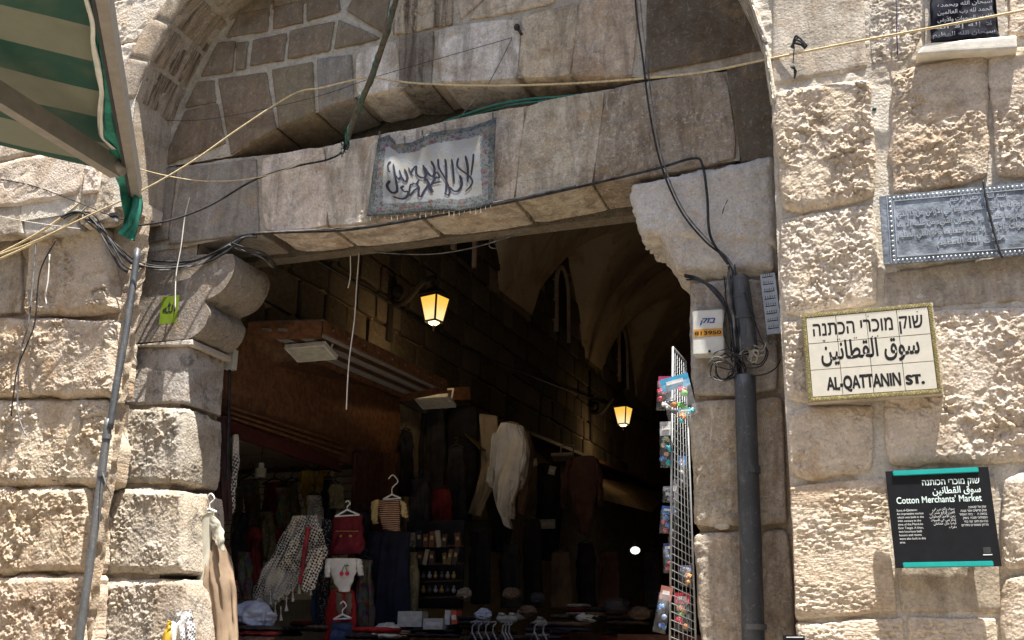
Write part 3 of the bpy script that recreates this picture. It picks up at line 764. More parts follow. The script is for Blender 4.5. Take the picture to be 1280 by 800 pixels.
# ================================================================== LANTERNS
mglass = emis('lit_frosted_glass', (1.0, .66, .17), .38)
_nt = mglass.node_tree; _b = _nt.nodes['Principled BSDF']; _g = N(_nt, 'ShaderNodeTexCoord').outputs['Generated']; _s = N(_nt, 'ShaderNodeSeparateXYZ'); _nt.links.new(_g, _s.inputs[0])
_c = mixc(_nt, ramp(_nt, _s.outputs[2], .05, .85, 0., 1.), (1.0, .82, .42), (.95, .52, .07)); _nt.links.new(mixc(_nt, ramp(_nt, noise(_nt, N(_nt, 'ShaderNodeTexCoord').outputs['Object'], 18, 4, .6), .35, .7, 0., .35), _c, (.7, .42, .10)), _b.inputs['Emission Color'])
mglassb = emis('lit_lamp_globe', (1.0, .80, .42), .9)
def lantern(cpx, x, s, label, wallpx):
    c = PX(cpx[0], cpx[1], x)          # centre of the glass body
    t = thing('wall_lantern', label, 'lantern', c, 'lit four-sided wall lanterns in the passage')
    H, R1, R2 = .26 * s, .152 * s, .092 * s
    top = [c + np.array([R1 * math.cos(a), R1 * math.sin(a), H / 2]) for a in [rad(-60 + 90 * k) for k in range(4)]]
    bot = [c + np.array([R2 * math.cos(a), R2 * math.sin(a), -H / 2]) for a in [rad(-60 + 90 * k) for k in range(4)]]
    for k in range(4):
        k2 = (k + 1) % 4
        MB().hexa([bot[k], bot[k2], top[k2], top[k]], (c - (bot[k] + top[k2]) / 2) * .03).build('glass_pane', mglass, t)
    fr = MB()
    for k in range(4):
        k2 = (k + 1) % 4
        fr.bar(bot[k], top[k], .016 * s); fr.bar(bot[k], bot[k2], .016 * s); fr.bar(top[k], top[k2], .022 * s)
    fr.build('frame', mframe, t)
    cap = MB(); ap = c + np.array([0, 0, H / 2 + .12 * s])
    t2 = [c + np.array([(R1 + .035 * s) * math.cos(a), (R1 + .035 * s) * math.sin(a), H / 2 + .01]) for a in [rad(-60 + 90 * k) for k in range(4)]]
    t3 = [c + np.array([.06 * s * math.cos(a), .06 * s * math.sin(a), H / 2 + .10 * s]) for a in [rad(-60 + 90 * k) for k in range(4)]]
    cap.add(t2 + t3, [(k, (k + 1) % 4, (k + 1) % 4 + 4, k + 4) for k in range(4)] + [tuple(range(4, 8)), tuple(range(3, -1, -1))])
    cap.ball(ap + np.array([0, 0, .03 * s]), .035 * s, (1.4, 1.4, .9)); cap.tube([ap, ap + np.array([0, 0, .10 * s])], .014 * s)
    cap.build('roof', mframe, t)
    MB().ball(c + np.array([0, 0, -H / 2 - .005]), .06 * s, (1, 1, .5)).build('globe', mglassb, t, smooth=True)
    MB().tube([c + np.array([0, 0, -H / 2 - .02]), c + np.array([0, 0, -H / 2 - .09 * s])], .008 * s).build('finial', mframe, t)
    wp = PX(*wallpx, XL + .02)
    br = MB(); br.box(wp + np.array([.02, 0, -.12 * s]), (.02, .05 * s, .36 * s))
    br.tube([wp + np.array([.03, 0, -.05]), wp + (ap - wp) * .35 + np.array([0, 0, -.10 * s]), wp + (ap - wp) * .75 + np.array([0, 0, .08 * s]), ap + np.array([0, 0, .1 * s])], .028 * s, 6, 6)
    br.ball(wp + np.array([.10, 0, .05]), .075 * s, (1, 1, 1.2))
    br.build('bracket', mframe, t)
    l = bpy.data.lights.new('lantern_light', 'POINT'); l.energy = 2.2 * s; l.color = (1, .68, .34); l.shadow_soft_size = .05
    lo = bpy.data.objects.new('lantern_light', l); COL.objects.link(lo); lo.parent = t; lo.location = (-.12, 0, -H / 2 - .22 * s)
lantern((543, 387), -4.05, 1.0, 'nearest lit lantern on the passage wall, with a yellow glass body', (486, 372))
lantern((779, 520), -4.05, 1.15, 'farther lit lantern, small and yellow, deep in the passage', (737, 512))
# shop bulb
c = PX(794, 688, -3.9)
t = thing('pendant_lamp', 'small round white lamp glowing deep in the passage', 'lamp', c)
MB().ball(c, .085, (1, 1, .75)).build('bulb', emis('lit_white_bulb', (.95, 1, .9), .6), t, smooth=True)
MB().tube([c + np.array([0, 0, .08]), c + np.array([0, 0, .6])], .012).build('flex', mblack, t)

# ================================================================== FIRST SHOP
mwhite = plain('white_lamp_paint', (.62, .62, .58), .5)
sg = thing('shop_front', 'brown panelled shop front with red fascia just inside the gate on the left', 'shop front', (XL, 2.2, 0))
# large brown sign panel in the plane of the passage wall
xp = XL + .04
q = [PX(283, 400, xp), PX(500, 500, xp), PX(500, 603, xp), PX(283, 527, xp)]
MB().hexa(q, (-.05, 0, 0)).build('sign_panel', mrust, sg)
q = [PX(283, 524, xp + .05), PX(422, 573, xp + .05), PX(428, 590, xp + .05), PX(283, 541, xp + .05)]
MB().hexa(q, (-.06, 0, 0)).build('fascia', mred, sg)
for off in (0, 7, 13):
    a, b = PX(284, 508 + off, xp + .03), PX(432, 556 + off, xp + .03)
    MB().bar(a, b, .03, .018).build('trim', mrust, sg)
yA, yB = 1.0, 4.7
MB().box((-6.3, (yA + yB) / 2, 3.45), (1.6, (yB - yA) / 2, .03)).build('shop_ceiling', M_PLDARK, sg)
MB().box((-7.9, (yA + yB) / 2, 1.7), (.03, (yB - yA) / 2, 1.7)).build('shop_back', M_PLDARK, sg)
# white painted brick end wall of the shop: every brick a piece
brk = plain('white_painted_brick', (.74, .70, .60), .7, var=.15)
bwall = thing('brick_wall', 'white painted brick end wall inside the shop behind the scarves', 'wall', (-6.3, yB, 0))
MB().box((-6.3, yB + .06, 1.8), (1.6, .04, 1.8)).build('mortar_bed', plain('brick_joint', (.22, .2, .17), .9), bwall)
bme = MB().box((0, 0, 0), (.5, .5, .5)).me('brick'); 
_b = bmesh.new(); _b.from_mesh(bme); bmesh.ops.bevel(_b, geom=_b.edges[:], offset=.06, segments=1, affect='EDGES'); _b.to_mesh(bme); _b.free(); bme.materials.append(brk)
zlow, n_b = 2.0, 0
for r_ in range(17):
    zc = 2.02 + r_ * .082
    for k in range(14):
        xc = -7.75 + k * .225 + (r_ % 2) * .11
        if xc > -4.85: continue
        o = bpy.data.objects.new('brick', bme); COL.objects.link(o); o.parent = bwall
        o.location = Vector((xc, yB + .012 + random.uniform(-.003, .003), zc)) - bwall.location; o.scale = (.212, .03, .070)
# shutter of brown boards at the far jamb
mb_ = plain('brown_shutter_board', (.10, .045, .03), .55, var=.3)
sh = thing('folding_shutter', 'brown ribbed wooden shutter folded back beside the white brick wall', 'shutter', PX(470, 640, XL + .1))
for k in range(7):
    a = 446 + k * 8.2
    p1, p2, p3, p4 = PX(a, 566, XL + .12), PX(a + 7.2, 566, XL + .12), PX(a + 7.2, 830, XL + .12), PX(a, 830, XL + .12)
    MB().hexa([p1, p2, np.array([p2[0], p2[1], .5]), np.array([p1[0], p1[1], .5])], (-.03 - .01 * (k % 2), 0, 0)).build('board', mb_, sh)
# dark wall of the deeper shops
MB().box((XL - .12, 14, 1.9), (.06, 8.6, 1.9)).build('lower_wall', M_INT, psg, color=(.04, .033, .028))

# ---- canopy frame with tubes projecting over the shop
cf = thing('canopy_frame', 'rust brown steel canopy frame with slatted underside above the shop', 'canopy', (-4.3, 3, 3.9))
A_ = P(404, 403, 1.55); zc = A_[2]
def onz(px, py): return PZ(px, py, zc)
nl, nr_, fr_, fl = onz(312, 404), onz(404, 402), onz(556, 476), onz(505, 487)
def fascia(a, b, h=.11, t=.03, nm='fascia_board', mat=mrust):
    a, b = np.array(a), np.array(b); d = b - a; d /= np.linalg.norm(d); n = np.cross(d, [0, 0, 1]) * t
    return MB().hexa([a, b, b - np.array([0, 0, h]), a - np.array([0, 0, h])], n).build(nm, mat, cf)
fascia(nl, nr_, .14); fascia(nr_, fr_, .10)
fascia(nl + (nl - nr_) * .0, fl, .10); fascia(fl, fr_, .12)
mslat = plain('grey_slat', (.30, .29, .28), .5)
dz = np.array([0, 0, -.05])
for k in range(1, 9):
    f = k / 9
    a = nl * (1 - f) + nr_ * f + dz; b = fl * (1 - f) + fr_ * f + dz
    MB().bar(a, b, .05 if k % 3 else .09, .02).build('slat', mslat if k % 3 else mwood, cf)
for k in range(1, 5):
    f = k / 5
    a = nl * (1 - f) + fl * f + np.array([0, 0, -.02]); b = nr_ * (1 - f) + fr_ * f + np.array([0, 0, -.02])
    MB().bar(a, b, .04, .03).build('cross_bar', mrust, cf)
MB().hexa([nl, nr_, fr_, fl], (0, 0, .02)).build('roof_sheet', plain('grey_polycarbonate', (.2, .2, .2), .4), cf)
mchrome = plain('grey_bolt', (.35, .33, .3), .4, .6)
for k in range(9):
    f = (k + .5) / 9; p = nr_ * (1 - f) + fr_ * f + np.array([.02, -.01, -.05])
    MB().ball(p, .014).build('bolt', mchrome, cf)
for px_ in (328, 348):
    p = P(px_, 412, nl[1] - .02)
    MB().bar(p, p + np.array([.08, 0, -.01]), .02).build('latch', mchrome, cf)
# far beam
bm_ = PX(600, 505, XL + .45)
fb = thing('timber_beam', 'short rust brown beam carrying the second floodlight', 'beam', P(540, 495, 4.6))
MB().bar(P(497, 494, 4.3), P(586, 492, 5.0), .06, .14).build('beam', mrust, fb)

# ---- flat floodlights on U brackets (unlit)
mpanel = plain('pale_lamp_glass', (.55, .54, .47), .25, bmp=0)
def flood(pc, y, wpx, hpx, label):
    c = P(pc[0], pc[1], y); t = thing('floodlight', label, 'floodlight', c, 'unlit flat white floodlights under the shop canopy')
    w_ = (P(pc[0] + wpx / 2, pc[1], y) - c)[0]
    R = Matrix.Rotation(rad(-16), 3, 'X'); R = np.array(R)
    MB().box(c, (w_, w_ * .62, .018), R).build('lamp_body', mwhite, t)
    MB().box(c + R @ np.array([0, 0, -.020]), (w_ * .86, w_ * .50, .004), R).build('lamp_glass', mpanel, t)
    m = MB(); L = c + np.array([-w_ * .45, 0, 0]); Rr = c + np.array([w_ * .95, 0, 0]); u = np.array([0, 0.05, hpx])
    m.tube([c + np.array([-w_ * .3, 0, 0]), c + np.array([-w_ * .3, 0.05, hpx])], .009); m.tube([c + np.array([-w_ * .3, 0.05, hpx]), c + np.array([w_ * .95, .05, hpx])], .009); m.tube([c + np.array([w_ * .95, .05, hpx]), c + np.array([w_ * .95, 0, 0])], .009)
    m.build('bracket', mwhite, t)
    return t
flood((389, 440), 1.9, 50, .10, 'nearest white floodlight, hanging under the slatted canopy')
flood((544, 502), 4.0, 42, .13, 'second white floodlight, on the end of the brown beam')
flood((704, 571), 7.8, 26, .16, 'farthest small floodlight, above the plum tunic')

# ================================================================== CLOTHES
def cloth_mat(name, col, var=.12, pattern=None, col2=None, scale=20, rough=.85):
    if name in MATS: return MATS[name]
    m, nt, b = newmat(name); L = nt.links.new
    tc = N(nt, 'ShaderNodeTexCoord').outputs['Object']
    c = mixc(nt, ramp(nt, noise(nt, tc, 9, 6, .6), .3, .7, 0., 1.), tuple(v * (1 - var) for v in col), tuple(min(1, v * (1 + var)) for v in col))
    if pattern == 'check':
        mp = N(nt, 'ShaderNodeMapping'); L(tc, mp.inputs[0]); mp.inputs['Rotation'].default_value = (0, rad(20), 0)
        br = N(nt, 'ShaderNodeTexChecker'); L(mp.outputs[0], br.inputs[0]); br.inputs['Scale'].default_value = scale
        w_ = noise(nt, tc, 2.5, 2, .5)
        c = mixc(nt, math_(nt, 'MULTIPLY', br.outputs['Fac'], ramp(nt, w_, .40, .55, 0.25, 1.)), c, col2)
    elif pattern == 'stripe':
        wv = N(nt, 'ShaderNodeTexWave'); L(tc, wv.inputs[0]); wv.bands_direction = 'Z'; wv.inputs['Scale'].default_value = scale; wv.inputs['Distortion'].default_value = 1.
        c = mixc(nt, ramp(nt, wv.outputs[1], .45, .55, 0., 1.), c, col2)
    elif pattern == 'flower':
        vo = N(nt, 'ShaderNodeTexVoronoi'); L(tc, vo.inputs[0]); vo.inputs['Scale'].default_value = scale
        hs = N(nt, 'ShaderNodeHueSaturation'); hs.inputs['Color'].default_value = (*col2, 1)
        c = mixc(nt, ramp(nt, vo.outputs[0], .28, .36, .85, 0.), c, col2)
    elif pattern == 'multi':
        vo = N(nt, 'ShaderNodeTexVoronoi'); L(tc, vo.inputs[0]); vo.inputs['Scale'].default_value = scale
        c = mixc(nt, .5, c, mixc(nt, 1., vo.outputs[1], col2, 'MULTIPLY'))
    L(c, b.inputs['Base Color']); b.inputs['Roughness'].default_value = rough; b.inputs['Specular IOR Level'].default_value = .15
    bump(nt, b, noise(nt, tc, 300, 3, .6), .0006); MATS[name] = m; return m

def garment(name, label, cat, rows, y, mat, thick=.05, folds=4, amp=.018, parent=None, group=None, nu=28, nv=34, fray=0., strips=(), seed=None, lean=0.0, off=0.):
    """rows: list of (xl, yl, xr, yr) picture-traced outline rows, hung at depth y; a closed limp tube with folds"""
    sd = random.randint(0, 999) if seed is None else seed
    V = []; F = []
    for st in [rows] + list(strips):
        yy_ = y if hasattr(y, '__len__') else [y] * len(st)
        a = np.array([P(r[0], r[1], q_) for r, q_ in zip(st, yy_)]); b = np.array([P(r[2], r[3], q_) for r, q_ in zip(st, yy_)])
        k = len(st); tt = np.linspace(0, k - 1, nv + 1)
        def itp(M_):
            s_ = np.stack([np.interp(tt, np.arange(k), M_[:, j]) for j in range(3)], 1)
            ker = np.array([.25, .5, .25])
            for _ in range(2):
                s2 = s_.copy(); s2[1:-1] = s_[:-2] * .25 + s_[1:-1] * .5 + s_[2:] * .25; s_ = s2
            return s_
        A2, B2 = itp(a), itp(b); base = len(V)
        n2 = nu * 2
        uu_ = np.array([kk / nu if kk < nu else (n2 - kk) / nu for kk in range(n2)]); ff_ = np.linspace(0, 1, nv + 1)
        UU, FF = np.meshgrid(uu_, ff_); q3 = np.stack([UU.ravel() * folds * 1.7 + FF.ravel() * .9 + sd, FF.ravel() * 1.6 + sd, np.full(UU.size, sd * .7)], 1)
        FN = (ridge(q3, 3) * 1.1 + fbm(q3 * np.array([2.2, 3.0, 1]), 3, 8) * 1.0 + ridge(q3 * np.array([.8, 2.5, 1]) + np.array([0, 0, 9.]), 5) * .35).reshape(UU.shape)
        for i in range(nv + 1):
            f = i / nv
            for kk in range(n2):
                u = kk / nu if kk < nu else (n2 - kk) / nu
                side = -1 if kk < nu else 1
                prof = math.sqrt(max(0, 1 - (2 * u - 1) ** 2)) * thick / 2
                w_ = amp * min(1, f * 2.5 + .15) * FN[i, kk]
                p = A2[i] * (1 - u) + B2[i] * u
                w_ += amp * .7 * math.sin(f * 9 + u * 5 + sd)
                V.append((p[0] + .004 * math.sin(f * 23 + u * 11 + sd), p[1] + side * prof + w_ + lean * f + off, p[2] + (fray * math.sin(u * 40 + sd) if i == nv else 0)))
        for i in range(nv):
            for kk in range(n2):
                k2 = (kk + 1) % n2
                F.append((base + i * n2 + kk, base + i * n2 + k2, base + (i + 1) * n2 + k2, base + (i + 1) * n2 + kk))
        # caps
        for i in (0, nv):
            for kk in range(nu - 1):
                a_, b_, c_, d_ = base + i * n2 + kk, base + i * n2 + kk + 1, base + i * n2 + (n2 - kk - 1) % n2, base + i * n2 + (n2 - kk) % n2
                if kk == 0: d_ = c_; F.append((a_, b_, c_, c_))
                else: F.append((a_, b_, c_, d_))
    F = [f for f in F if len(set(f)) == 4]
    me = mesh_np(name, V, F)
    t = parent
    if parent is None:
        loc = P((rows[0][0] + rows[0][2]) / 2, rows[0][1], yy_[0])
        t = thing(name, label, cat, loc, group)
    return obj('fabric' if parent is None else name, me, mat, t), t
mhang = plain('white_plastic_hanger', (.7, .7, .68), .4, bmp=0)
mhangd = plain('black_plastic_hanger', (.03, .03, .03), .4, bmp=0)
def hanger(px, py, y, wpx, parent, mat=None, hook=14):
    mat = mat or mhang
    a, b = P(px - wpx / 2, py + wpx * .28, y), P(px + wpx / 2, py + wpx * .22, y); c = P(px, py, y)
    s_ = (P(px + 10, py, y) - c)[0] / 10
    m = MB(); m.tube([a, c, b], .008); m.tube([a, b], .006)
    m.tube([c, c + np.array([0, 0, hook * .35 * s_]), c + np.array([hook * .3 * s_, 0, hook * .65 * s_]), c + np.array([0, 0, hook * s_]), c + np.array([-hook * .25 * s_, 0, hook * .8 * s_])], .005, 6, 4)
    return m.build('hanger', mat, parent)

cm = cloth_mat
c_white = cm('off_white_cotton', (.80, .78, .75)); c_beige = cm('beige_cotton', (.36, .31, .24)); c_black = cm('black_cotton', (.022, .021, .024), .3)
c_dgrey = cm('charcoal_cotton', (.045, .043, .048), .3); c_brown = cm('brown_wool', (.14, .095, .07), .2); c_plum = cm('plum_brown_cotton', (.13, .07, .06), .2)
c_cream = cm('cream_linen', (.42, .40, .33)); c_tan = cm('tan_trench_cotton', (.26, .19, .13)); c_kef = cm('keffiyeh_check', (.55, .50, .42), .15, 'check', (.03, .03, .035), 60)
c_kef2 = cm('white_keffiyeh', (.72, .70, .68), .1, 'check', (.08, .08, .1), 70)
c_mar = cm('maroon_velvet', (.11, .012, .018), .3); c_red = cm('red_cotton', (.30, .02, .02), .2); c_yel = cm('mustard_silk', (.45, .30, .05), .35); c_pinkred = cm('red_patterned_shawl', (.22, .03, .035), .3, 'flower', (.05, .02, .03), 30)
c_multi = cm('patterned_scarf', (.14, .10, .09), .3, 'multi', (.30, .24, .2), 26); c_stripe = cm('striped_knit', (.50, .30, .18), .2, 'stripe', (.03, .02, .03), 18)
c_blue = cm('blue_denim', (.05, .07, .14), .3); c_dred = cm('dark_red_cotton', (.14, .02, .02), .3); c_lblue = cm('pale_blue_bundle', (.46, .50, .62), .2)
c_olive = cm('olive_patterned', (.16, .14, .08), .3, 'flower', (.3, .2, .1), 24)

# trousers and shirts on the deeper rail
Yd = 5.2
for i, (rw, m_, lb) in enumerate([
    ([(505, 512, 528, 514), (503, 560, 530, 560), (506, 640, 528, 640)], c_black, 'black trousers at the start of the dark rail, beside the shutter'),
    ([(530, 508, 556, 508), (532, 570, 556, 570), (530, 650, 552, 652)], c_dgrey, 'charcoal trousers second along the dark clothes rail'),
    ([(558, 510, 596, 508), (560, 580, 598, 575), (562, 645, 590, 650)], c_black, 'wide black trousers directly before the beige shirt'),
    ([(540, 590, 568, 588), (542, 630, 570, 628), (545, 652, 566, 650)], c_dred, 'dark rust cloth hanging low between black trousers')]):
    garment('trousers' if i < 3 else 'cloth', lb, 'trousers' if i < 3 else 'cloth', rw, Yd - .2 + i * .06, m_, .10, 3, .02)
g, t = garment('shirt', 'beige long-sleeved shirt hanging behind the white shirt', 'shirt', [(600, 518, 622, 520), (601, 560, 628, 560), (598, 600, 618, 604), (590, 628, 606, 630), (584, 642, 602, 646)], 4.9, c_beige, .10, 3, .02)
MB().tube([P(621, 563, 4.8), P(628, 557, 4.8), P(630, 566, 4.8), P(622, 572, 4.8)], .012, 6, 4).build('cuff_band', c_black, t)
g, t = garment('shirt', 'white shirt hanging with its sleeve drooping to a point', 'shirt', [(626, 530, 650, 531), (620, 545, 660, 556), (612, 580, 658, 580), (610, 605, 650, 608), (618, 632, 640, 634), (627, 646, 634, 648), (629, 656, 638, 661)], 4.3, c_white, .14, 4, .045, nv=60,
    strips=[[(646, 533, 652, 532), (650, 548, 661, 556), (650, 572, 660, 574), (648, 600, 654, 594), (644, 612, 649, 607)], [(618, 546, 626, 540), (612, 575, 620, 580), (610, 600, 616, 606), (611, 607, 614, 609)], [(640, 600, 646, 604), (636, 625, 641, 630), (634, 646, 638, 648)]])
MB().tube([P(626, 531, 4.25), P(638, 528, 4.3), P(648, 531, 4.25)], .014, 6, 4).build('collar', c_tan, t)
garment('jumper', 'brown jumper half hidden behind the white shirt', 'jumper', [(650, 538, 664, 540), (652, 560, 668, 565), (650, 600, 660, 604), (646, 640, 656, 645)], 5.0, c_brown, .12, 2, .02)
garment('trousers', 'black trousers hanging below the white shirt', 'trousers', [(606, 612, 642, 610), (612, 660, 640, 660), (614, 690, 636, 690)], 5.3, c_black, .1, 3, .02)
garment('curtain', 'pale grey-green curtain hanging low behind the goods', 'curtain', [(576, 650, 612, 650), (574, 700, 614, 700), (573, 752, 612, 752)], 5.6, cm('grey_green_curtain', (.11, .115, .09)), .05, 5, .02)
garment('tunic', 'plum brown long-sleeved tunic hanging alone deeper in the passage', 'tunic', [(712, 572, 744, 570), (708, 590, 748, 588), (712, 620, 746, 620), (718, 650, 742, 650), (724, 666, 736, 672)], 6.4, c_plum, .12, 3, .02,
        strips=[[(708, 574, 716, 574), (702, 600, 712, 602), (699, 634, 708, 636)], [(742, 572, 749, 575), (746, 600, 753, 602), (748, 634, 754, 630)]])
# doorway dark post and jumpers
garment('coat', 'dark grey coat on the deep rail beside the plum tunic', 'coat', [(672, 580, 700, 580), (670, 640, 702, 640), (674, 700, 698, 702)], 6.6, c_black, .12, 3, .02)

# the goods nearest the gate
g, t = garment('jacket', 'dark brown jacket hanging against the left jamb edge', 'jacket', [(268, 528, 282, 520), (266, 560, 286, 560), (268, 600, 288, 600), (270, 650, 290, 650)], 1.25, cm('dark_brown_jacket', (.055, .03, .028)), .08, 2, .012)
g, t = garment('scarf', 'narrow black and white checked scarf hanging by the jamb', 'scarf', [(291, 545, 297, 543), (291, 580, 299, 578), (288, 610, 294, 612), (287, 640, 292, 642)], 1.3, c_kef, .03, 1, .006)
g, t = garment('coat', 'long cream and tan trench coat hanging outside on the left jamb', 'coat', [(252, 652, 264, 642), (250, 668, 276, 664), (248, 700, 284, 696), (245, 740, 290, 735), (242, 800, 294, 795), (240, 850, 298, 850)], .72, c_tan, .11, 4, .034, nv=60)
garment('lining', None, None, [(252, 648, 266, 640), (248, 672, 262, 690), (246, 710, 258, 720), (243, 745, 253, 752), (240, 800, 252, 800), (238, 850, 252, 850)], .62, c_cream, .05, 1, .008, parent=t)
garment('collar', None, None, [(258, 642, 272, 648), (262, 662, 280, 668), (270, 680, 279, 690)], .62, c_cream, .03, 1, .006, parent=t)
hanger(262, 636, .66, 18, t, mhang, 16)
# keffiyeh draped, with tassels
g, t = garment('keffiyeh', 'large black and white checked keffiyeh draped to a point with tassels', 'keffiyeh',
    [(368, 645, 398, 644), (352, 668, 404, 666), (338, 695, 405, 690), (325, 722, 396, 708), (318, 748, 376, 728), (330, 764, 362, 742)], 2.0, c_kef, .06, 5, .028, fray=.02)
garment('end_panel', None, None, [(384, 688, 404, 684), (380, 710, 402, 705), (376, 735, 396, 728), (380, 742, 392, 736)], 1.85, c_kef, .03, 2, .012, parent=t)
garment('red_stripe', None, None, [(383, 660, 388, 658), (376, 700, 382, 700), (373, 730, 380, 730)], 1.88, c_pinkred, .03, 1, .004, parent=t)
tsm = cm('tassel_cotton', (.46, .42, .36))
for px_, py_ in ((344, 770), (351, 776), (358, 764), (366, 752), (374, 742), (388, 744), (338, 756)):
    m = MB(); a = P(px_, py_ - 18, 1.95); b = P(px_, py_, 1.95); m.tube([a, (a + b) / 2, b], [.006, .004, .016]); m.build('tassel', tsm, t)
# shawls on the back rail against the bricks
for rw, m_, lb, nm in [
    ([(374, 590, 392, 588), (374, 615, 394, 612), (384, 640, 396, 640)], c_yel, 'mustard yellow scarf on the rail by the white bricks', 'scarf'),
    ([(396, 588, 413, 590), (394, 610, 414, 612), (398, 638, 410, 638)], c_yel, 'second mustard scarf, right beside the shutter', 'scarf'),
    ([(330, 604, 356, 602), (328, 640, 358, 640), (334, 680, 354, 680)], c_pinkred, 'dark red patterned shawl in the middle of the back rail', 'shawl'),
    ([(302, 600, 324, 600), (306, 650, 326, 650), (300, 690, 322, 690)], c_multi, 'multicoloured patterned shawl left of the red shawl', 'shawl'),
    ([(290, 610, 304, 608), (288, 660, 302, 660), (290, 700, 300, 700)], c_olive, 'olive flowered dress next to the left jamb', 'dress'),
    ([(357, 604, 372, 602), (358, 640, 374, 640), (360, 680, 372, 680)], c_olive, 'olive patterned shawl between red shawl and yellow scarf', 'shawl')]:
    g, t = garment(nm, lb, nm, rw, 3.6, m_, .07, 3, .02)
    cx_ = (rw[0][0] + rw[0][2]) / 2; hanger(cx_, rw[0][1] - 7, 3.6, rw[0][2] - rw[0][0] + 4, t, mhangd, 12)
# glass lantern hanging in the shop
c = P(326, 590, 2.6); t = thing('hanging_bulb', 'unlit clear glass jar lamp hanging before the white bricks', 'lamp', c)
MB().tube([c + np.array([0, 0, -.05]), c + np.array([0, 0, .03])], .05, 12).build('glass_jar', plain('milky_glass', (.42, .41, .36), .2, bmp=0), t)
MB().tube([c + np.array([0, 0, .03]), c + np.array([0, 0, .08])], .025, 10).build('socket', mwhite, t)
MB().tube([c + np.array([0, 0, .08]), c + np.array([0, 0, .40])], .006).build('flex', mblack, t)
# maroon dress, cherry body suit, red jacket, kids waistcoat
g, t = garment('dress', 'small maroon velvet dress with gold buttons on a white hanger', 'dress', [(418, 645, 452, 643), (415, 668, 454, 666), (410, 684, 455, 682), (412, 694, 452, 692)], 2.2, c_mar, .08, 3, .012)
hanger(434, 637, 2.15, 30, t, None, 10)
for k in range(2): MB().ball(P(426 + k * 12, 670, 2.12), .012).build('button', plain('gold_button', (.7, .5, .15), .3, .8, bmp=0), t)
MB().bar(P(420, 664, 2.13), P(448, 664, 2.13), .004, .008).build('gold_trim', MATS['gold_button'], t)
c_on = cm('white_baby_cotton', (.62, .60, .56)); c_pk = plain('pink_print', (.50, .03, .10), .8, bmp=0); c_gn = plain('green_print', (.06, .2, .05), .8, bmp=0)
g, t = garment('baby_bodysuit', 'white baby bodysuit printed with pink cherries', 'baby clothes', [(410, 698, 450, 698), (413, 712, 446, 712), (416, 726, 442, 725), (424, 740, 436, 740)], 2.1, c_on, .05, 1, .004,
     strips=[[(407, 699, 415, 698), (406, 722, 412, 721)], [(444, 698, 452, 699), (448, 720, 454, 719)]])
for px_ in (427, 434): MB().tube([P(px_, 717, 2.066), P(px_, 717, 2.060)], .017, 12).build('cherry', c_pk, t)
MB().tube([P(427, 715, 2.063), P(431, 706, 2.063), P(434, 715, 2.063)], .004).build('stalk', c_gn, t)
MB().ball(P(434, 707, 2.064), .014, (1, .2, .5)).build('leaf', c_gn, t)
g, t = garment('cardigan', 'small red cardigan with brown lapels hanging low in the shop', 'cardigan', [(414, 738, 442, 737), (406, 765, 446, 764), (404, 800, 446, 800)], 2.15, c_red, .07, 2, .01)
garment('lapel', None, None, [(420, 740, 428, 742), (419, 760, 430, 762), (426, 775, 432, 776)], 2.1, c_brown, .02, 1, .003, parent=t)
garment('lapel', None, None, [(432, 742, 440, 740), (432, 762, 440, 760), (432, 776, 436, 775)], 2.1, c_brown, .02, 1, .003, parent=t)
g, t = garment('romper', 'blue child romper hanging below the red cardigan', 'romper', [(414, 778, 440, 778), (410, 810, 444, 810)], 2.05, c_blue, .06, 2, .008); hanger(428, 768, 2.0, 22, t)
g, t = garment('waistcoat', 'striped child waistcoat with yellow sleeves on a tall hanger', 'waistcoat', [(472, 626, 500, 624), (474, 645, 500, 643), (478, 662, 500, 664)], 2.6, c_stripe, .07, 2, .01)
hanger(490, 618, 2.55, 22, t, None, 22)
for rw in ([(464, 628, 474, 624), (464, 645, 472, 644), (466, 655, 472, 654)], [(500, 624, 508, 630), (502, 645, 510, 648)]):
    garment('sleeve', None, None, rw, 2.58, cm('straw_yellow', (.5, .38, .18)), .05, 1, .006, parent=t)
garment('dress', 'long navy dress filling the dark space under the waistcoat', 'dress', [(462, 665, 512, 665), (455, 700, 512, 700), (452, 760, 512, 760), (450, 800, 512, 800)], 2.8, cm('navy_dark_cotton', (.018, .02, .035), .3), .12, 5, .02)
garment('dress', 'black dress with pale dots beside the checked keffiyeh', 'dress', [(402, 650, 416, 650), (400, 720, 412, 720), (398, 790, 410, 790)], 2.3, cm('black_dotted', (.02, .02, .025), .3, 'flower', (.25, .25, .25), 60), .08, 2, .01)
# bundles and folded goods
def pile(px, py, wpx, y, n, mat, label, cat='folded clothes', name='folded_clothes', hpx=6, mats=None):
    c = P(px, py, y); s_ = (P(px + 10, py, y) - c)[0] / 10
    t = thing(name, label, cat, c)
    for k in range(n):
        m = MB(); w_ = wpx * s_ * random.uniform(.42, .52); h_ = hpx * s_ * .5
        V = []; nn = 18; rr = 8
        for i in range(nn + 1):
            for j in range(rr):
                a = 2 * math.pi * j / rr; u = i / nn * 2 - 1
                e = (1 - abs(u) ** 6) ** .4
                V.append((c[0] + u * w_, c[1] + .14 * math.cos(a) * e * (1 + .06 * math.sin(u * 9 + k)), c[2] + (k + .5) * 2 * h_ + h_ * .95 * e * (abs(math.sin(a)) ** .5 * (1 if math.sin(a) > 0 else -1)) + .004 * math.sin(u * 13 + k * 2)))
        m.add(V, [(i * rr + j, i * rr + (j + 1) % rr, (i + 1) * rr + (j + 1) % rr, (i + 1) * rr + j) for i in range(nn) for j in range(rr)])
        m.build('folded_piece', (mats[k % len(mats)] if mats else mat), t, smooth=True)
    return t
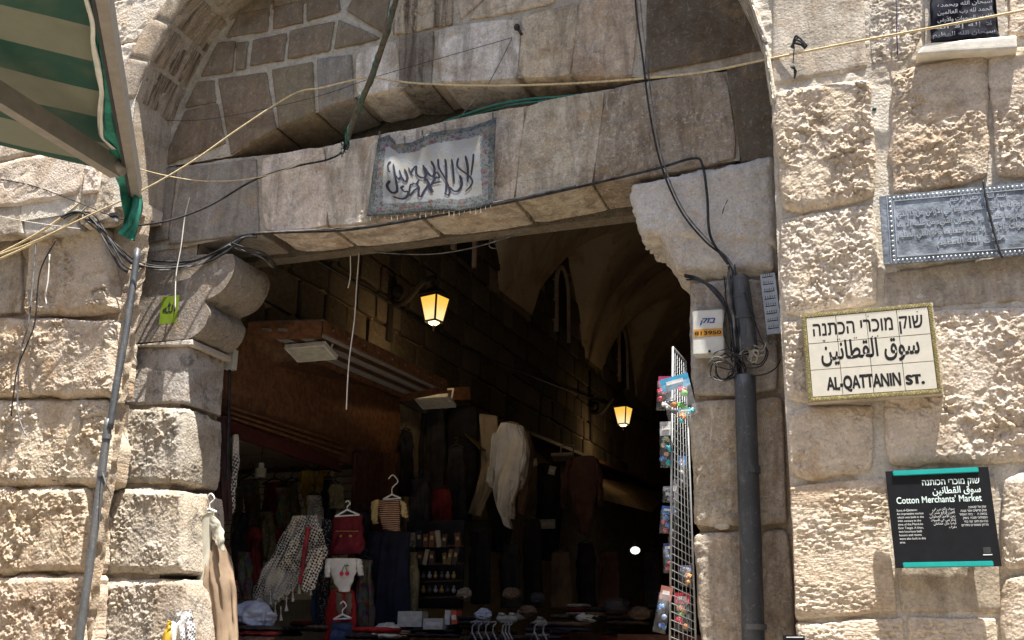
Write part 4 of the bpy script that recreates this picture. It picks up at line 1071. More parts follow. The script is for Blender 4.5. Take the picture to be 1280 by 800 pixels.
def bundle(px, py, wpx, hpx, y, mat, label, name='cloth_bundle', cat='cloth bundle'):
    c = P(px, py, y); s_ = (P(px + 10, py, y) - c)[0] / 10
    m = bmesh.new(); bmesh.ops.create_icosphere(m, subdivisions=5, radius=1)
    V = np.array([v.co[:] for v in m.verts]); n = V.copy(); ph = random.random() * 9
    d = ridge(V * 1.6 + ph, 4) * .16 + ridge(V * 3.4 + ph, 9) * .10 + fbm(V * 1.2 + ph, 2, 3) * .15
    V = n * (1 + d)[:, None]; V = V * np.array([wpx * s_ / 2, wpx * s_ / 2.4, hpx * s_ / 2]) + c
    F = np.array([[v.index for v in f.verts] for f in m.faces]); m.free()
    o = obj(name, mesh_np(name, V, F), mat); return tag(o, label, cat)
bundle(315, 772, 46, 30, 1.7, c_lblue, 'crumpled pale blue cloth bundle on the stall beside the tan coat')
pile(318, 800, 60, 1.6, 3, c_multi, 'folded dark patterned scarves under the pale blue bundle', hpx=5, mats=[c_multi, c_pinkred, c_dgrey])
pile(470, 798, 60, 2.0, 2, c_on, 'folded white and red shirts piled below the navy dress', hpx=6, mats=[c_on, c_red])
pile(455, 806, 40, 1.9, 2, c_stripe, 'folded striped knits at the bottom edge of the stall', hpx=6, mats=[c_stripe, c_black])
pile(545, 797, 70, 2.6, 2, c_black, 'folded black clothes in front of the white boxes', hpx=5, mats=[c_dgrey, c_black])
pile(700, 790, 80, 3.2, 2, c_dgrey, 'low dark pile of folded clothes near the middle of the opening', hpx=6, mats=[c_dgrey, c_brown])
pile(785, 782, 60, 4.2, 2, c_dgrey, 'dark folded goods deep on the stall below the glowing lamp', hpx=6, mats=[c_brown, c_dgrey])
# stall table
st = thing('market_stall', 'dark wooden market stall table crossing the foot of the opening', 'stall', P(600, 815, 3.0))
z_t = P(600, 803, 2.4)[2]
MB().box((-3.4, 2.6, z_t - .03), (1.15, 1.0, .03)).build('tabletop', mwood, st)
for dx in (-1.05, 1.05):
    for dy in (-.9, .9): MB().box((-3.4 + dx, 2.6 + dy, (z_t - .06) / 2), (.04, .04, (z_t - .06) / 2)).build('leg', mwood, st)
MB().box((-2.1, 4.0, P(780, 793, 4.0)[2] - .05), (.9, .3, .05)).build('side_board', plain('reddish_board', (.13, .05, .03), .6, var=.3), st)
# cards, boxes and racks on the stall
mcard = plain('white_card', (.55, .54, .52), .7, bmp=0)
def carton(px, py, w, h, y, col, label, cat='box', name='box', d=.12, tilt=0, group=None):
    c = P(px, py, y); s_ = (P(px + 10, py, y) - c)[0] / 10
    R = np.array(Matrix.Rotation(rad(tilt), 3, 'Y'))
    t = thing(name, label, cat, c - np.array([0, 0, h * s_ / 2]), group)
    MB().box(c, (w * s_ / 2, d / 2, h * s_ / 2), R).build('carton', plain('card_%02x%02x%02x' % tuple(int(v * 99) for v in col), col, .7, bmp=0), t)
    MB().box(c + np.array([0, -d / 2 - .002, 0]), (w * s_ * .38, .001, h * s_ * .18), R).build('printed_label', mcard, t)
    return t
carton(516, 774, 30, 17, 2.6, (.50, .50, .46), 'pale grey box lying on the stall below the goods rack')
carton(545, 780, 24, 12, 2.5, (.42, .42, .40), 'white tray of goods next to the pale grey box')
carton(563, 772, 7, 16, 2.55, (.5, .5, .5), 'narrow white box standing beside the red packet', tilt=4)
carton(571, 772, 7, 15, 2.5, (.45, .08, .04), 'small red and white packet standing on the stall', tilt=-8)
carton(684, 655, 20, 11, 6.0, (.40, .40, .40), 'white paper card pinned in the dark beside the plum tunic', 'card', 'price_card', d=.01)
carton(690, 588, 8, 10, 6.4, (.4, .4, .4), 'tiny white tag hanging above the dark coat', 'tag', 'price_tag', d=.01, tilt=15)
carton(668, 578, 7, 9, 6.3, (.35, .34, .33), 'small pale tag beside the brown jumper', 'tag', 'price_tag', d=.01, tilt=-10)
# book / souvenir rack
rk = thing('souvenir_rack', 'dark rack of small souvenirs and booklets in the middle of the shop', 'rack', P(543, 740, 3.2))
MB().box(P(543, 705, 3.3), (.28, .02, .38)).build('back_board', c_black, rk)
for j, py_ in enumerate((684, 706, 728, 748)):
    a, b = P(510, py_, 3.15), P(578, py_ - 2, 3.15); MB().bar(a, b, .08, .012).build('shelf', mwood, rk)
k = 0
for j, py_ in enumerate((684, 706)):
    x_ = 512; kb = 0
    while x_ < 572:
        w_ = random.uniform(5, 8); hh = random.uniform(13, 19)
        col = random.choice([(.30, .27, .22), (.06, .04, .03), (.12, .05, .03), (.03, .03, .04), (.26, .22, .18), (.14, .10, .05)])
        if random.random() < .85:
            c = P(x_ + w_ / 2, py_ - hh / 2 - 1, 3.1); s_ = (P(x_ + 10, py_, 3.1) - P(x_, py_, 3.1))[0] / 10
            tg_ = thing('booklet', '%s booklet on the %s shelf of the souvenir rack, %s from the left' % ({30: 'pale', 6: 'dark brown', 12: 'rust brown', 3: 'black', 26: 'beige', 14: 'ochre brown'}[round(col[0] * 100)], ('top', 'second')[j], ['first', 'second', 'third', 'fourth', 'fifth', 'sixth', 'seventh', 'eighth', 'ninth', 'tenth'][kb]), 'booklet', c - np.array([0, 0, hh * s_ / 2]), 'booklets on the souvenir rack')
            R = np.array(Matrix.Rotation(rad(random.uniform(-14, 14)), 3, 'Y'))
            MB().box(c, (w_ * s_ * .45, .012, hh * s_ / 2), R).build('cover', plain('cover_%d' % (int(col[0] * 100)), col, .6, bmp=0), tg_)
            MB().box(c + np.array([0, -.0135, hh * s_ * .1]), (w_ * s_ * .25, .001, hh * s_ * .12), R).build('cover_print', plain('cover_print', (.4, .3, .15), .6, bmp=0), tg_)
            kb += 1
        x_ += w_ + 1.2
for k in range(16):
    px_, py_ = 514 + (k % 8) * 7.6, 720 + (k // 8) * 18
    c = P(px_, py_, 3.08)
    o = MB().ball(c, .022, (1, 1, 1.1), 8).ball(c + np.array([0, 0, .03]), .012, n=6).build('trinket', plain('trinket_%d' % (k % 3), [(.3, .3, .32), (.35, .22, .08), (.08, .08, .1)][k % 3], .35, .4, bmp=0), smooth=True)
    tag(o, '%s trinket on the %s shelf of the souvenir rack, %s from the left' % (['small grey', 'small ochre', 'small black'][k % 3], ['third', 'lowest'][k // 8], ['first', 'second', 'third', 'fourth', 'fifth', 'sixth', 'seventh', 'eighth'][k % 8]), 'trinket', 'trinkets on the souvenir rack')
# row of small white clothes hangers on a low rail
rl = thing('clothes_rail', 'low rail with a row of small white hangers at the bottom of the opening', 'clothes rail', P(615, 800, 2.5))
MB().bar(P(575, 796, 2.5), P(700, 796, 2.5), .015).build('rail', mblack, rl)
mhang2 = plain('dimmed_white_hanger', (.30, .29, .28), .5, bmp=0)  # white plastic coloured greyer to stand for the dim interior
for i, px_ in enumerate((590, 598, 607, 616, 628, 632, 636, 668, 679)):
    c = P(px_, 788, 2.5); t = thing('hanger', '%s of the small white hangers hooked on the low rail' % ['leftmost', 'second', 'third', 'fourth', 'fifth', 'sixth', 'seventh', 'eighth', 'ninth', 'tenth'][i], 'hanger', c, 'small white hangers on the low rail')
    MB().tube([P(px_, 790, 2.5), P(px_ + 1, 782, 2.5), P(px_ + 4, 780, 2.5), P(px_ + 3, 777, 2.5), P(px_ - 2, 778, 2.5)], .006, 6, 4).build('hook', mhang2, t)
    MB().tube([P(px_ - 5, 800, 2.55), P(px_, 790, 2.5), P(px_ + 5, 800, 2.45)], .007, 6).build('shoulder', mhang2, t)
# jars and packets behind them
for i, (px_, py_, col) in enumerate(((593, 778, (.3, .32, .38)), (606, 776, (.35, .36, .4)), (628, 773, (.5, .48, .42)), (641, 773, (.48, .46, .42)), (652, 770, (.35, .3, .28)), (676, 778, (.3, .28, .26)))):
    c = P(px_, py_, 2.9); t = thing('sock_bundle', ['grey-blue sock bundle at the left end above the hangers', 'grey sock bundle second above the hangers', 'cream sock bundle above the close-set hangers', 'pale cream sock bundle beside the cream one', 'brownish sock bundle in the dark middle', 'small dark sock bundle at the right end of the rail'][i], 'socks', c)
    MB().ball(c, .045, (1.2, .9, .8), 12).build('roll', plain('sock_%d' % i, col, .9), t, smooth=True)
    MB().tube([c + np.array([-.02, -.03, .035]), c + np.array([.03, -.035, .03])], .012, 6).build('cuff', plain('sock_%d' % i, col, .9), t, smooth=True)

# ================================================================== SURROUNDING STREET (unseen, shades the place)
m_nb = plain('neighbour_stone', (.36, .32, .26), .9, var=.2, scale=2)
mb = MB().box((0, -9.5, 4.2), (22, .8, 4.2)); mb.box((-9.6, -4.9, 3.6), (.9, 3.8, 3.6)); mb.box((6.2, -4.9, 3.6), (.9, 3.8, 3.6))
tag(mb.build('street_walls', m_nb), kind='structure')

# ================================================================== SIGNS
def frame4(quad, y):
    TL, TR, BR, BL = [P(a, b, y) for a, b in quad]
    ex = ((TR - TL) + (BR - BL)) / 2; ez = ((TL - BL) + (TR - BR)) / 2
    w_, h_ = np.linalg.norm(ex), np.linalg.norm(ez)
    ang = (math.atan2(ex[2], ex[0]) + math.atan2(-ez[0], ez[2])) / 2
    c = (TL + TR + BR + BL) / 4
    return c, w_, h_, ang
def sign_thing(name, label, cat, quad, y, group=None):
    c, w_, h_, ang = frame4(quad, y)
    t = thing(name, label, cat, c, group); t.rotation_euler = (0, -ang, 0)
    return t, w_, h_
def loc_obj(name, me, mat, parent):
    o = bpy.data.objects.new(name, me); COL.objects.link(o); me.materials.clear()
    if mat: me.materials.append(mat)
    o.parent = parent; return o
def lbox(name, c, h, mat, parent, bev=.0):
    me = MB().box(c, h).me(name)
    if bev:
        b_ = bmesh.new(); b_.from_mesh(me); bmesh.ops.bevel(b_, geom=b_.edges[:], offset=bev, segments=2, affect='EDGES'); b_.to_mesh(me); b_.free()
    return loc_obj(name, me, mat, parent)
AR = {'ا': (0xFE8D, 2), 'ب': (0xFE8F, 4), 'ة': (0xFE93, 2), 'ت': (0xFE95, 4), 'ث': (0xFE99, 4), 'ج': (0xFE9D, 4), 'ح': (0xFEA1, 4), 'خ': (0xFEA5, 4), 'د': (0xFEA9, 2), 'ذ': (0xFEAB, 2), 'ر': (0xFEAD, 2), 'ز': (0xFEAF, 2),
      'س': (0xFEB1, 4), 'ش': (0xFEB5, 4), 'ص': (0xFEB9, 4), 'ض': (0xFEBD, 4), 'ط': (0xFEC1, 4), 'ظ': (0xFEC5, 4), 'ع': (0xFEC9, 4), 'غ': (0xFECD, 4), 'ف': (0xFED1, 4), 'ق': (0xFED5, 4), 'ك': (0xFED9, 4), 'ل': (0xFEDD, 4), 'م': (0xFEE1, 4),
      'ن': (0xFEE5, 4), 'ه': (0xFEE9, 4), 'و': (0xFEED, 2), 'ى': (0xFEEF, 2), 'ي': (0xFEF1, 4), 'أ': (0xFE83, 2), 'إ': (0xFE87, 2), 'ؤ': (0xFE85, 2), 'ئ': (0xFE89, 4), 'ء': (0xFE80, 1)}
def arabic(s_):
    out = []
    s_ = s_.replace('لا', '\u0001').replace('لإ', '\u0002').replace('لأ', '\u0003')
    lig = {'\u0001': 0xFEFB, '\u0002': 0xFEF9, '\u0003': 0xFEF7}
    n = len(s_)
    for i, ch in enumerate(s_):
        def joins_fwd(c): return c in AR and AR[c][1] == 4
        prev = i > 0 and joins_fwd(s_[i - 1])
        if ch in lig: out.append(chr(lig[ch] + (1 if prev else 0))); continue
        if ch not in AR: out.append(ch); continue
        b_, f_ = AR[ch]
        nxt = i < n - 1 and (s_[i + 1] in AR or s_[i + 1] in lig) and f_ == 4 and s_[i + 1] != 'ء'
        if f_ == 1: out.append(chr(b_)); continue
        if f_ == 2: out.append(chr(b_ + (1 if prev else 0))); continue
        out.append(chr(b_ + (3 if prev and nxt else 2 if nxt else 1 if prev else 0)))
    return ''.join(out)[::-1]
def text(body, x, z, size, mat, parent, align='CENTER', xs=1.0, off=0.0, y=-.006, ext=.0008, name='lettering', fitw=None, shear=0, line=1.0, join=None):
    cu = bpy.data.curves.new('t', 'FONT'); cu.body = body; cu.size = size; cu.align_x = align; cu.offset = off; cu.extrude = ext; cu.shear = shear; cu.space_line = line; cu.resolution_u = 3
    o = bpy.data.objects.new('t', cu); COL.objects.link(o)
    bpy.context.view_layer.update()
    dg = bpy.context.evaluated_depsgraph_get()
    c2 = o.evaluated_get(dg).to_curve(dg)
    polys = []
    for sp_ in c2.splines:
        pts = []
        bp = sp_.bezier_points; n = len(bp)
        for i in range(n):
            p0, h0, h1, p1 = bp[i].co, bp[i].handle_right, bp[(i + 1) % n].handle_left, bp[(i + 1) % n].co
            st = 1 if bp[i].handle_right_type == 'VECTOR' or ((h0 - p0).cross(p1 - p0).length < 1e-7 and (h1 - p1).cross(p1 - p0).length < 1e-7) else 4
            for k in range(st):
                t_ = k / st; q_ = p0 * (1 - t_) ** 3 + h0 * 3 * t_ * (1 - t_) ** 2 + h1 * 3 * t_ * t_ * (1 - t_) + p1 * t_ ** 3
                if not pts or (abs(pts[-1][0] - q_[0]) + abs(pts[-1][1] - q_[1])) > 1e-6: pts.append((q_[0], q_[1]))
        if len(pts) > 2: polys.append(np.array(pts))
    o.to_curve_clear(); bpy.data.objects.remove(o); bpy.data.curves.remove(cu)
    if not polys: return None
    def area(p): return .5 * float(np.sum(p[:, 0] * np.roll(p[:, 1], -1) - np.roll(p[:, 0], -1) * p[:, 1]))
    ar = [area(p) for p in polys]; sg = 1 if max(ar, key=abs) > 0 else -1
    def inside(pt, poly):
        x_, y_ = pt; r_ = False; j = len(poly) - 1
        for i in range(len(poly)):
            if (poly[i][1] > y_) != (poly[j][1] > y_) and x_ < (poly[j][0] - poly[i][0]) * (y_ - poly[i][1]) / (poly[j][1] - poly[i][1]) + poly[i][0]: r_ = not r_
            j = i
        return r_
    outs = [i for i in range(len(polys)) if ar[i] * sg > 0]; holes = {i: [] for i in outs}
    for i in range(len(polys)):
        if ar[i] * sg > 0: continue
        c_ = [k for k in outs if inside(polys[i][0], polys[k])]
        if c_: holes[min(c_, key=lambda k: abs(ar[k]))].append(i)
    def grow_(p, s_):
        if not off: return p
        d = np.roll(p, -1, 0) - np.roll(p, 1, 0); d /= np.linalg.norm(d, axis=1)[:, None] + 1e-9
        return p + np.stack([d[:, 1], -d[:, 0]], 1) * off * sg
    from mathutils.geometry import tessellate_polygon
    Vl = []; Fl = []
    for li, k in enumerate(outs):
        grp = [grow_(polys[k], 1)] + [grow_(polys[h_], -1) for h_ in holes[k]]
        b0 = len(Vl); dz_ = (li % 3) * 3e-5
        for g_ in grp: Vl += [(p[0], p[1], ext + dz_) for p in g_]
        for tr in tessellate_polygon([[Vector((p[0], p[1], 0)) for p in g_] for g_ in grp]): Fl.append(tuple(b0 + q_ for q_ in tr))
        if ext > .0006:
            b1 = len(Vl)
            for g_ in grp: Vl += [(p[0], p[1], -ext) for p in g_]
            st = 0
            for g_ in grp:
                m_ = len(g_)
                for i in range(m_): Fl.append((b0 + st + i, b0 + st + (i + 1) % m_, b1 + st + (i + 1) % m_, b1 + st + i))
                st += m_
    me = bpy.data.meshes.new('lettering'); me.from_pydata(Vl, [], Fl); me.update()
    V = np.array(Vl, np.float32)
    if fitw:
        lo, hi = V[:, 0].min(), V[:, 0].max(); f = fitw / (hi - lo)
        V[:, 0] = (V[:, 0] - (lo + hi) / 2 if align == 'CENTER' else V[:, 0] - (lo if align == 'LEFT' else hi)) * f
    else: V[:, 0] *= xs
    W_ = np.stack([V[:, 0] + x, y - V[:, 2], V[:, 1] + z], 1).astype(np.float32)
    me.vertices.foreach_set('co', W_.ravel()); me.update()
    return loc_obj(name, me, mat, parent)

m_tile = plain('glazed_white_tile', (.60, .575, .50), .22, var=.03, bmp=.0002, spec=.5)
m_ink = plain('black_glaze', (.016, .016, .018), .4, bmp=0)
m_gold = None
def gold_border():
    m, nt, b = newmat('olive_gold_border'); L = nt.links.new
    tc = N(nt, 'ShaderNodeTexCoord').outputs['Object']
    vo = N(nt, 'ShaderNodeTexVoronoi'); L(tc, vo.inputs[0]); vo.inputs['Scale'].default_value = 75
    L(mixc(nt, ramp(nt, vo.outputs[0], .25, .5, 0., 1.), (.46, .42, .25), (.22, .19, .09)), b.inputs['Base Color']); b.inputs['Roughness'].default_value = .35; return m
m_gold = gold_border()
# --- the tiled street sign
ts, tw, th_ = sign_thing('street_sign', 'white tiled street sign with Hebrew, Arabic and AL-QATTANIN ST. in a gold border', 'street sign', [(1003, 395), (1165, 377), (1177, 490), (1010, 503)], -.075)
lbox('backing', (0, .036, 0), (tw / 2 + .006, .030, th_ / 2 + .004), M_MORTAR, ts)
bw = .018
for nm, c, h in (('border', (0, 0, th_ / 2 - bw / 2), (tw / 2, .006, bw / 2)), ('border', (0, 0, -th_ / 2 + bw / 2), (tw / 2, .006, bw / 2)), ('border', (-tw / 2 + bw / 2, 0, 0), (bw / 2, .0058, th_ / 2 - bw)), ('border', (tw / 2 - bw / 2, 0, 0), (bw / 2, .0058, th_ / 2 - bw))):
    lbox(nm, c, h, m_gold, ts)
mleaf = plain('pale_gold_leaf', (.66, .58, .25), .35, bmp=0)
mb = MB()
def braid(a, b, n):
    for k in range(n):
        t_ = (k + .5) / n; p = np.array(a) * (1 - t_) + np.array(b) * t_; d = (np.array(b) - np.array(a)); d /= np.linalg.norm(d)
        e_ = np.array([-d[2], 0, d[0]])
        mb.bar(p - d * .006 - e_ * .007 + [0, -.0065, 0], p + d * .006 + e_ * .007 + [0, -.0065, 0], .0035, .0012)
hw, hh = tw / 2 - bw / 2, th_ / 2 - bw / 2
braid((-hw, 0, hh), (hw, 0, hh), 46); braid((-hw, 0, -hh), (hw, 0, -hh), 46); braid((-hw, 0, -hh), (-hw, 0, hh), 32); braid((hw, 0, -hh), (hw, 0, hh), 32)
loc_obj('border_braid', mb.me('border_braid'), mleaf, ts)
mb = MB(); 
iw, ih = tw - 2 * bw - .004, th_ - 2 * bw - .004
for i in range(4):
    for j in range(3):
        lbox('tile', (-iw / 2 + (i + .5) * iw / 4, random.uniform(-.0002, .0002), -ih / 2 + (j + .5) * ih / 3), (iw / 8 - .0011, .005, ih / 6 - .0011), m_tile, ts, .0012)
text('שוק מוכרי הכתנה'[::-1], 0, ih / 2 - .100, .105, m_ink, ts, fitw=iw * .90, off=.002, y=-.00545, ext=.0001)
mb = MB()
for x_, z_ in ((.238, .186), (.01, .186), (.02, .080), (.045, .080), (-.055, .080), (-.064, .080), (-.135, .080), (-.144, .080), (-.205, .080), (-.213, .080), (-.209, .074)):
    mb.ball((x_, -.0052, z_), .0034, (1, .3, 1), n=6)
loc_obj('vowel_points', mb.me('vowel_points'), m_ink, ts)['kind'] = 'stuff'
text(arabic('سوق القطانين'), 0, -.022, .135, m_ink, ts, fitw=iw * .80, off=.003, y=-.00545, ext=.0001)
text('AL-QATTANIN', -iw * .075, -ih / 2 + .030, .092, m_ink, ts, fitw=iw * .60, off=.0045, y=-.00545, ext=.0001)
text('ST.', iw * .335, -ih / 2 + .032, .062, m_ink, ts, fitw=iw * .15, off=.004, y=-.00545, ext=.0001)
# --- black information board
bs, bw_, bh_ = sign_thing('information_board', "black Cotton Merchants' Market information board with turquoise bars", 'information board', [(1107, 590), (1236, 583), (1251, 707), (1119, 711)], -.075)
m_bk = plain('matt_black_panel', (.012, .013, .016), .38, var=.1, bmp=.0002); m_tq = plain('turquoise_bar', (.02, .36, .34), .4, var=.04, bmp=0); m_wt = plain('white_lettering', (.75, .78, .78), .5, bmp=0)
m_wt2 = plain('pale_lettering', (.70, .84, .82), .5, bmp=0)
lbox('panel', (0, 0, 0), (bw_ / 2, .006, bh_ / 2), m_bk, bs, .0015)
lbox('turquoise_bar', (-.005, -.008, bh_ / 2 - .012), (bw_ * .415, .006, .012), m_tq, bs, .003)
lbox('turquoise_bar', (.0, -.008, -bh_ / 2 + .012), (bw_ * .425, .006, .012), m_tq, bs, .003)
for sx in (-1, 1): lbox('standoff', (sx * bw_ * .35, .045, 0), (.012, .04, .012), m_bk, bs)
X_ = bw_ * .40
text('שוק מוכרי הכותנה'[::-1], X_, bh_ * .335, .040, m_wt2, bs, 'RIGHT', fitw=bw_ * .55, off=.0008, y=-.0066, ext=.0002)
text(arabic('سوق القطانين'), X_, bh_ * .245, .044, m_wt2, bs, 'RIGHT', fitw=bw_ * .46, off=.0008, y=-.0066, ext=.0002)
text("Cotton Merchants' Market", X_, bh_ * .155, .043, m_wt2, bs, 'RIGHT', fitw=bw_ * .82, off=.0008, y=-.0066, ext=.0002)
text('Suuq al-Qattanin:\nAn impressive market\nwhich was built in the\n14th century in the\ntime of the Mamluks\nEmir Tengiz. A khan,\ntwo luxurious bath\nhouses and rooms\nwere also built in this\narea.', -bw_ * .43, bh_ * .075, .0145, m_wt, bs, 'LEFT', fitw=bw_ * .26, y=-.0066, ext=.0002, line=1.12)
text('\n'.join(arabic(l) for l in ('سوق رائع بني في', 'القرن الرابع عشر في', 'زمن الأمير المملوكي', 'تنكز بني في السوق', 'أيضا خان حمامان', 'وغرف')), bw_ * .13, bh_ * .075, .0165, m_wt, bs, 'RIGHT', fitw=bw_ * .245, y=-.0066, ext=.0002, line=1.0)
text('\n'.join(l[::-1] for l in ('שוק אל-קטאנין', 'שוק מרשים אשר נבנה', 'במאה ה-14 בימי האמיר', 'הממלוכי תנכיז. בשוק', 'נבנו גם חאן, שני בתי', 'מרחץ מפוארים וחדרים')), bw_ * .43, bh_ * .085, .0150, m_wt, bs, 'RIGHT', fitw=bw_ * .26, y=-.0066, ext=.0002, line=1.08)
lbox('emblem', (bw_ * .385, -.0068, -bh_ * .34), (.016, .0006, .013), plain('emblem_grey', (.05, .055, .06), .4, bmp=0), bs)
lbox('emblem_line', (bw_ * .385, -.0068, -bh_ * .385), (.019, .0006, .0022), m_wt, bs)
# --- embossed metal plaque
pq, pw, ph_ = sign_thing('metal_plaque', 'embossed grey metal plaque with a raised Arabic inscription and studded border', 'plaque', [(1100, 250), (1296, 223), (1300, 315), (1104, 334)], -.055)
M_LEAD = plain('beaten_lead_sheet', (.27, .30, .335), .42, .55, var=.35, scale=9, bmp=.003)
M_LEADL = plain('raised_bright_lead', (.46, .50, .53), .35, .5, var=.1, bmp=0)
lbox('plate', (0, 0, 0), (pw / 2, .008, ph_ / 2), M_LEAD, pq, .002)
mb = MB()
for k in range(33):
    for s_ in (-1, 1): mb.ball((-pw / 2 + .05 + k * (pw - .07) / 32, -.008, s_ * (ph_ / 2 - .018)), .0065, n=8)
for k in range(12): mb.ball((-pw / 2 + .05, -.009, -ph_ / 2 + .04 + k * (ph_ - .08) / 11), .0075, n=8)
loc_obj('studs', mb.me('studs', True), M_LEADL, pq)['kind'] = 'stuff'
mb = MB(); x0_, x1_, z0_, z1_ = -pw / 2 + .068, pw / 2 - .02, -ph_ / 2 + .036, ph_ / 2 - .036
for a, b in (((x0_, z1_), (x1_, z1_)), ((x0_, z0_), (x1_, z0_)), ((x0_, z0_), (x0_, z1_))): mb.bar((a[0], -.010, a[1]), (b[0], -.010, b[1]), .004, .004)
mb.bar((x0_ - .032, -.010, z0_ - .03), (x0_ - .032, -.010, z1_ + .03), .003, .003)
loc_obj('raised_frame', mb.me('raised_frame'), M_LEADL, pq)
LN = ['بسم الله الرحمن الرحيم', 'ولا نوم له ما في السموات وما في الأرض من ذا الذي', 'أيديهم وما خلفهم ولا يحيطون بشيء من علمه إلا بما', 'السموات والأرض ولا يؤده حفظهما وهو العلي العظيم', 'صدق الله العظيم']
for i, l in enumerate(LN):
    fw = (x1_ - x0_ - .015) * (.42 if i == 0 else .5 if i == 4 else 1.0)
    text(arabic(l), (.10 if i == 0 else .05 if i == 4 else (x0_ + x1_) / 2), z1_ - .030 - i * (z1_ - z0_ - .02) / 5.0, .047, M_LEADL, pq, fitw=fw, off=.0004, y=-.0095, ext=.0015, name='raised_inscription')
cable('cable', [P(a, b, -.075) for a, b in ((1229, 226), (1233, 250), (1240, 280), (1247, 305), (1253, 322))], .006, mblack, 'dark cable crossing the metal plaque from top to bottom')
# --- little green sign
gs, gw, gh = sign_thing('small_sign', 'small bright green hanging card with black Arabic word', 'sign', [(202, 371), (224, 369), (221, 403), (199, 406)], YR - .09)
lbox('card', (0, 0, 0), (gw / 2, .002, gh / 2), plain('lime_green_card', (.13, .19, .012), .4, bmp=0), gs, .0015)
text('\uFDF2', 0, -gh * .10, .075, m_ink, gs, fitw=gw * .72, off=.001, y=-.0032)

# --- calligraphy banner (cloth)
def banner():
    y = .33
    TOP = [P(a, b, y) for a, b in ((473, 173), (486, 168), (497, 180), (514, 178), (536, 168), (560, 163), (590, 158), (621, 147))]
    BOT = [P(a, b, y + .03) for a, b in ((458, 270), (487, 269), (510, 267), (532, 265), (556, 263), (575, 264), (597, 260), (616, 255))]
    t = thing('cloth_banner', 'faded grey-blue embroidered cloth banner with black Arabic calligraphy on the lintel', 'banner', (TOP[0] + BOT[-1]) / 2)
    nu, nv = 70, 46
    def S(u, v, off=0.0):
        f = u * 7; i = min(int(f), 6); w_ = f - i
        a = TOP[i] * (1 - w_) + TOP[i + 1] * w_; b = BOT[i] * (1 - w_) + BOT[i + 1] * w_
        p = a * (1 - v) + b * v
        fold = .5 * .012 * math.sin(u * 17 + v * 2.2) * (1 - .55 * v) + .005 * math.sin(u * 7 - v * 5) + .016 * math.exp(-((u - .18) / .09) ** 2) * math.sin(v * 9) * (1 - v) + .002 * math.sin(u * 41 + v * 11)
        return p + np.array([0, fold - off, 0])
    V = []; UV = []
    for s_ in (0, 1):
        for j in range(nv + 1):
            for i in range(nu + 1): V.append(S(i / nu, j / nv, 0 if s_ else .004)); UV.append((i / nu, 1 - j / nv))
    F = []; n1 = (nu + 1) * (nv + 1)
    for j in range(nv):
        for i in range(nu):
            a = j * (nu + 1) + i; F.append((a, a + nu + 1, a + nu + 2, a + 1)); F.append((n1 + a, n1 + a + 1, n1 + a + nu + 2, n1 + a + nu + 1))
    for j in range(nv):
        a = j * (nu + 1); F.append((a, n1 + a, n1 + a + nu + 1, a + nu + 1)); a += nu; F.append((a, a + nu + 1, n1 + a + nu + 1, n1 + a))
    for i in range(nu):
        F.append((i, i + 1, n1 + i + 1, n1 + i)); a = nv * (nu + 1) + i; F.append((a, n1 + a, n1 + a + 1, a + 1))
    me = mesh_np('fabric', V, F); uvl = me.uv_layers.new(name='uv'); UV = np.array(UV, np.float32)
    li = np.empty(len(me.loops), np.int32); me.loops.foreach_get('vertex_index', li); uvl.data.foreach_set('uv', UV[li].ravel())
    m, nt, b = newmat('embroidered_cloth'); L = nt.links.new
    uv = N(nt, 'ShaderNodeUVMap').outputs[0]; sep = N(nt, 'ShaderNodeSeparateXYZ'); L(uv, sep.inputs[0])
    ax = math_(nt, 'MULTIPLY', math_(nt, 'ABSOLUTE', math_(nt, 'SUBTRACT', sep.outputs[0], .5)), 2.0)
    ay = math_(nt, 'MULTIPLY', math_(nt, 'ABSOLUTE', math_(nt, 'SUBTRACT', sep.outputs[1], .5)), 2.0)
    ax2 = math_(nt, 'SUBTRACT', 1.0, ax); ay2 = math_(nt, 'MULTIPLY', math_(nt, 'SUBTRACT', 1.0, ay), .68)
    e = math_(nt, 'MINIMUM', ax2, ay2)
    mp = N(nt, 'ShaderNodeMapping'); L(uv, mp.inputs[0]); mp.inputs['Scale'].default_value = (1.5, 1, 1)
    vo = N(nt, 'ShaderNodeTexVoronoi'); L(mp.outputs[0], vo.inputs[0]); vo.inputs['Scale'].default_value = 16
    vo2 = N(nt, 'ShaderNodeTexVoronoi'); L(mp.outputs[0], vo2.inputs[0]); vo2.inputs['Scale'].default_value = 34
    n1_ = noise(nt, mp.outputs[0], 30, 6, .7, .5)
    inner = mixc(nt, ramp(nt, noise(nt, mp.outputs[0], 7, 5, .6), .4, .7, 0., .8), (.27, .285, .30), (.29, .265, .21))
    flor = mixc(nt, ramp(nt, vo.outputs[0], .36, .50, 1., 0.), (.135, .15, .155), mixc(nt, .94, vo.outputs[1], (.12, .06, .045)))
    flor = mixc(nt, ramp(nt, vo2.outputs[0], .26, .42, .8, 0.), flor, (.035, .042, .04))
    edge = mixc(nt, ramp(nt, n1_, .42, .58, 0., 1.), (.04, .047, .048), (.10, .11, .11))
    wob = math_(nt, 'ADD', e, math_(nt, 'MULTIPLY', math_(nt, 'SUBTRACT', n1_, .5), .10))
    c = mixc(nt, ramp(nt, wob, .07, .09, 0., 1.), edge, flor)
    c = mixc(nt, ramp(nt, wob, .185, .205, 0., 1.), c, inner)
    st_ = noise(nt, mp.outputs[0], 3.2, 4, .6); c = mixc(nt, ramp(nt, st_, .56, .70, 0., .6), c, (.24, .19, .11))
    L(c, b.inputs['Base Color']); b.inputs['Roughness'].default_value = .9; bump(nt, b, n1_, .002)
    obj('fabric', me, m, t)
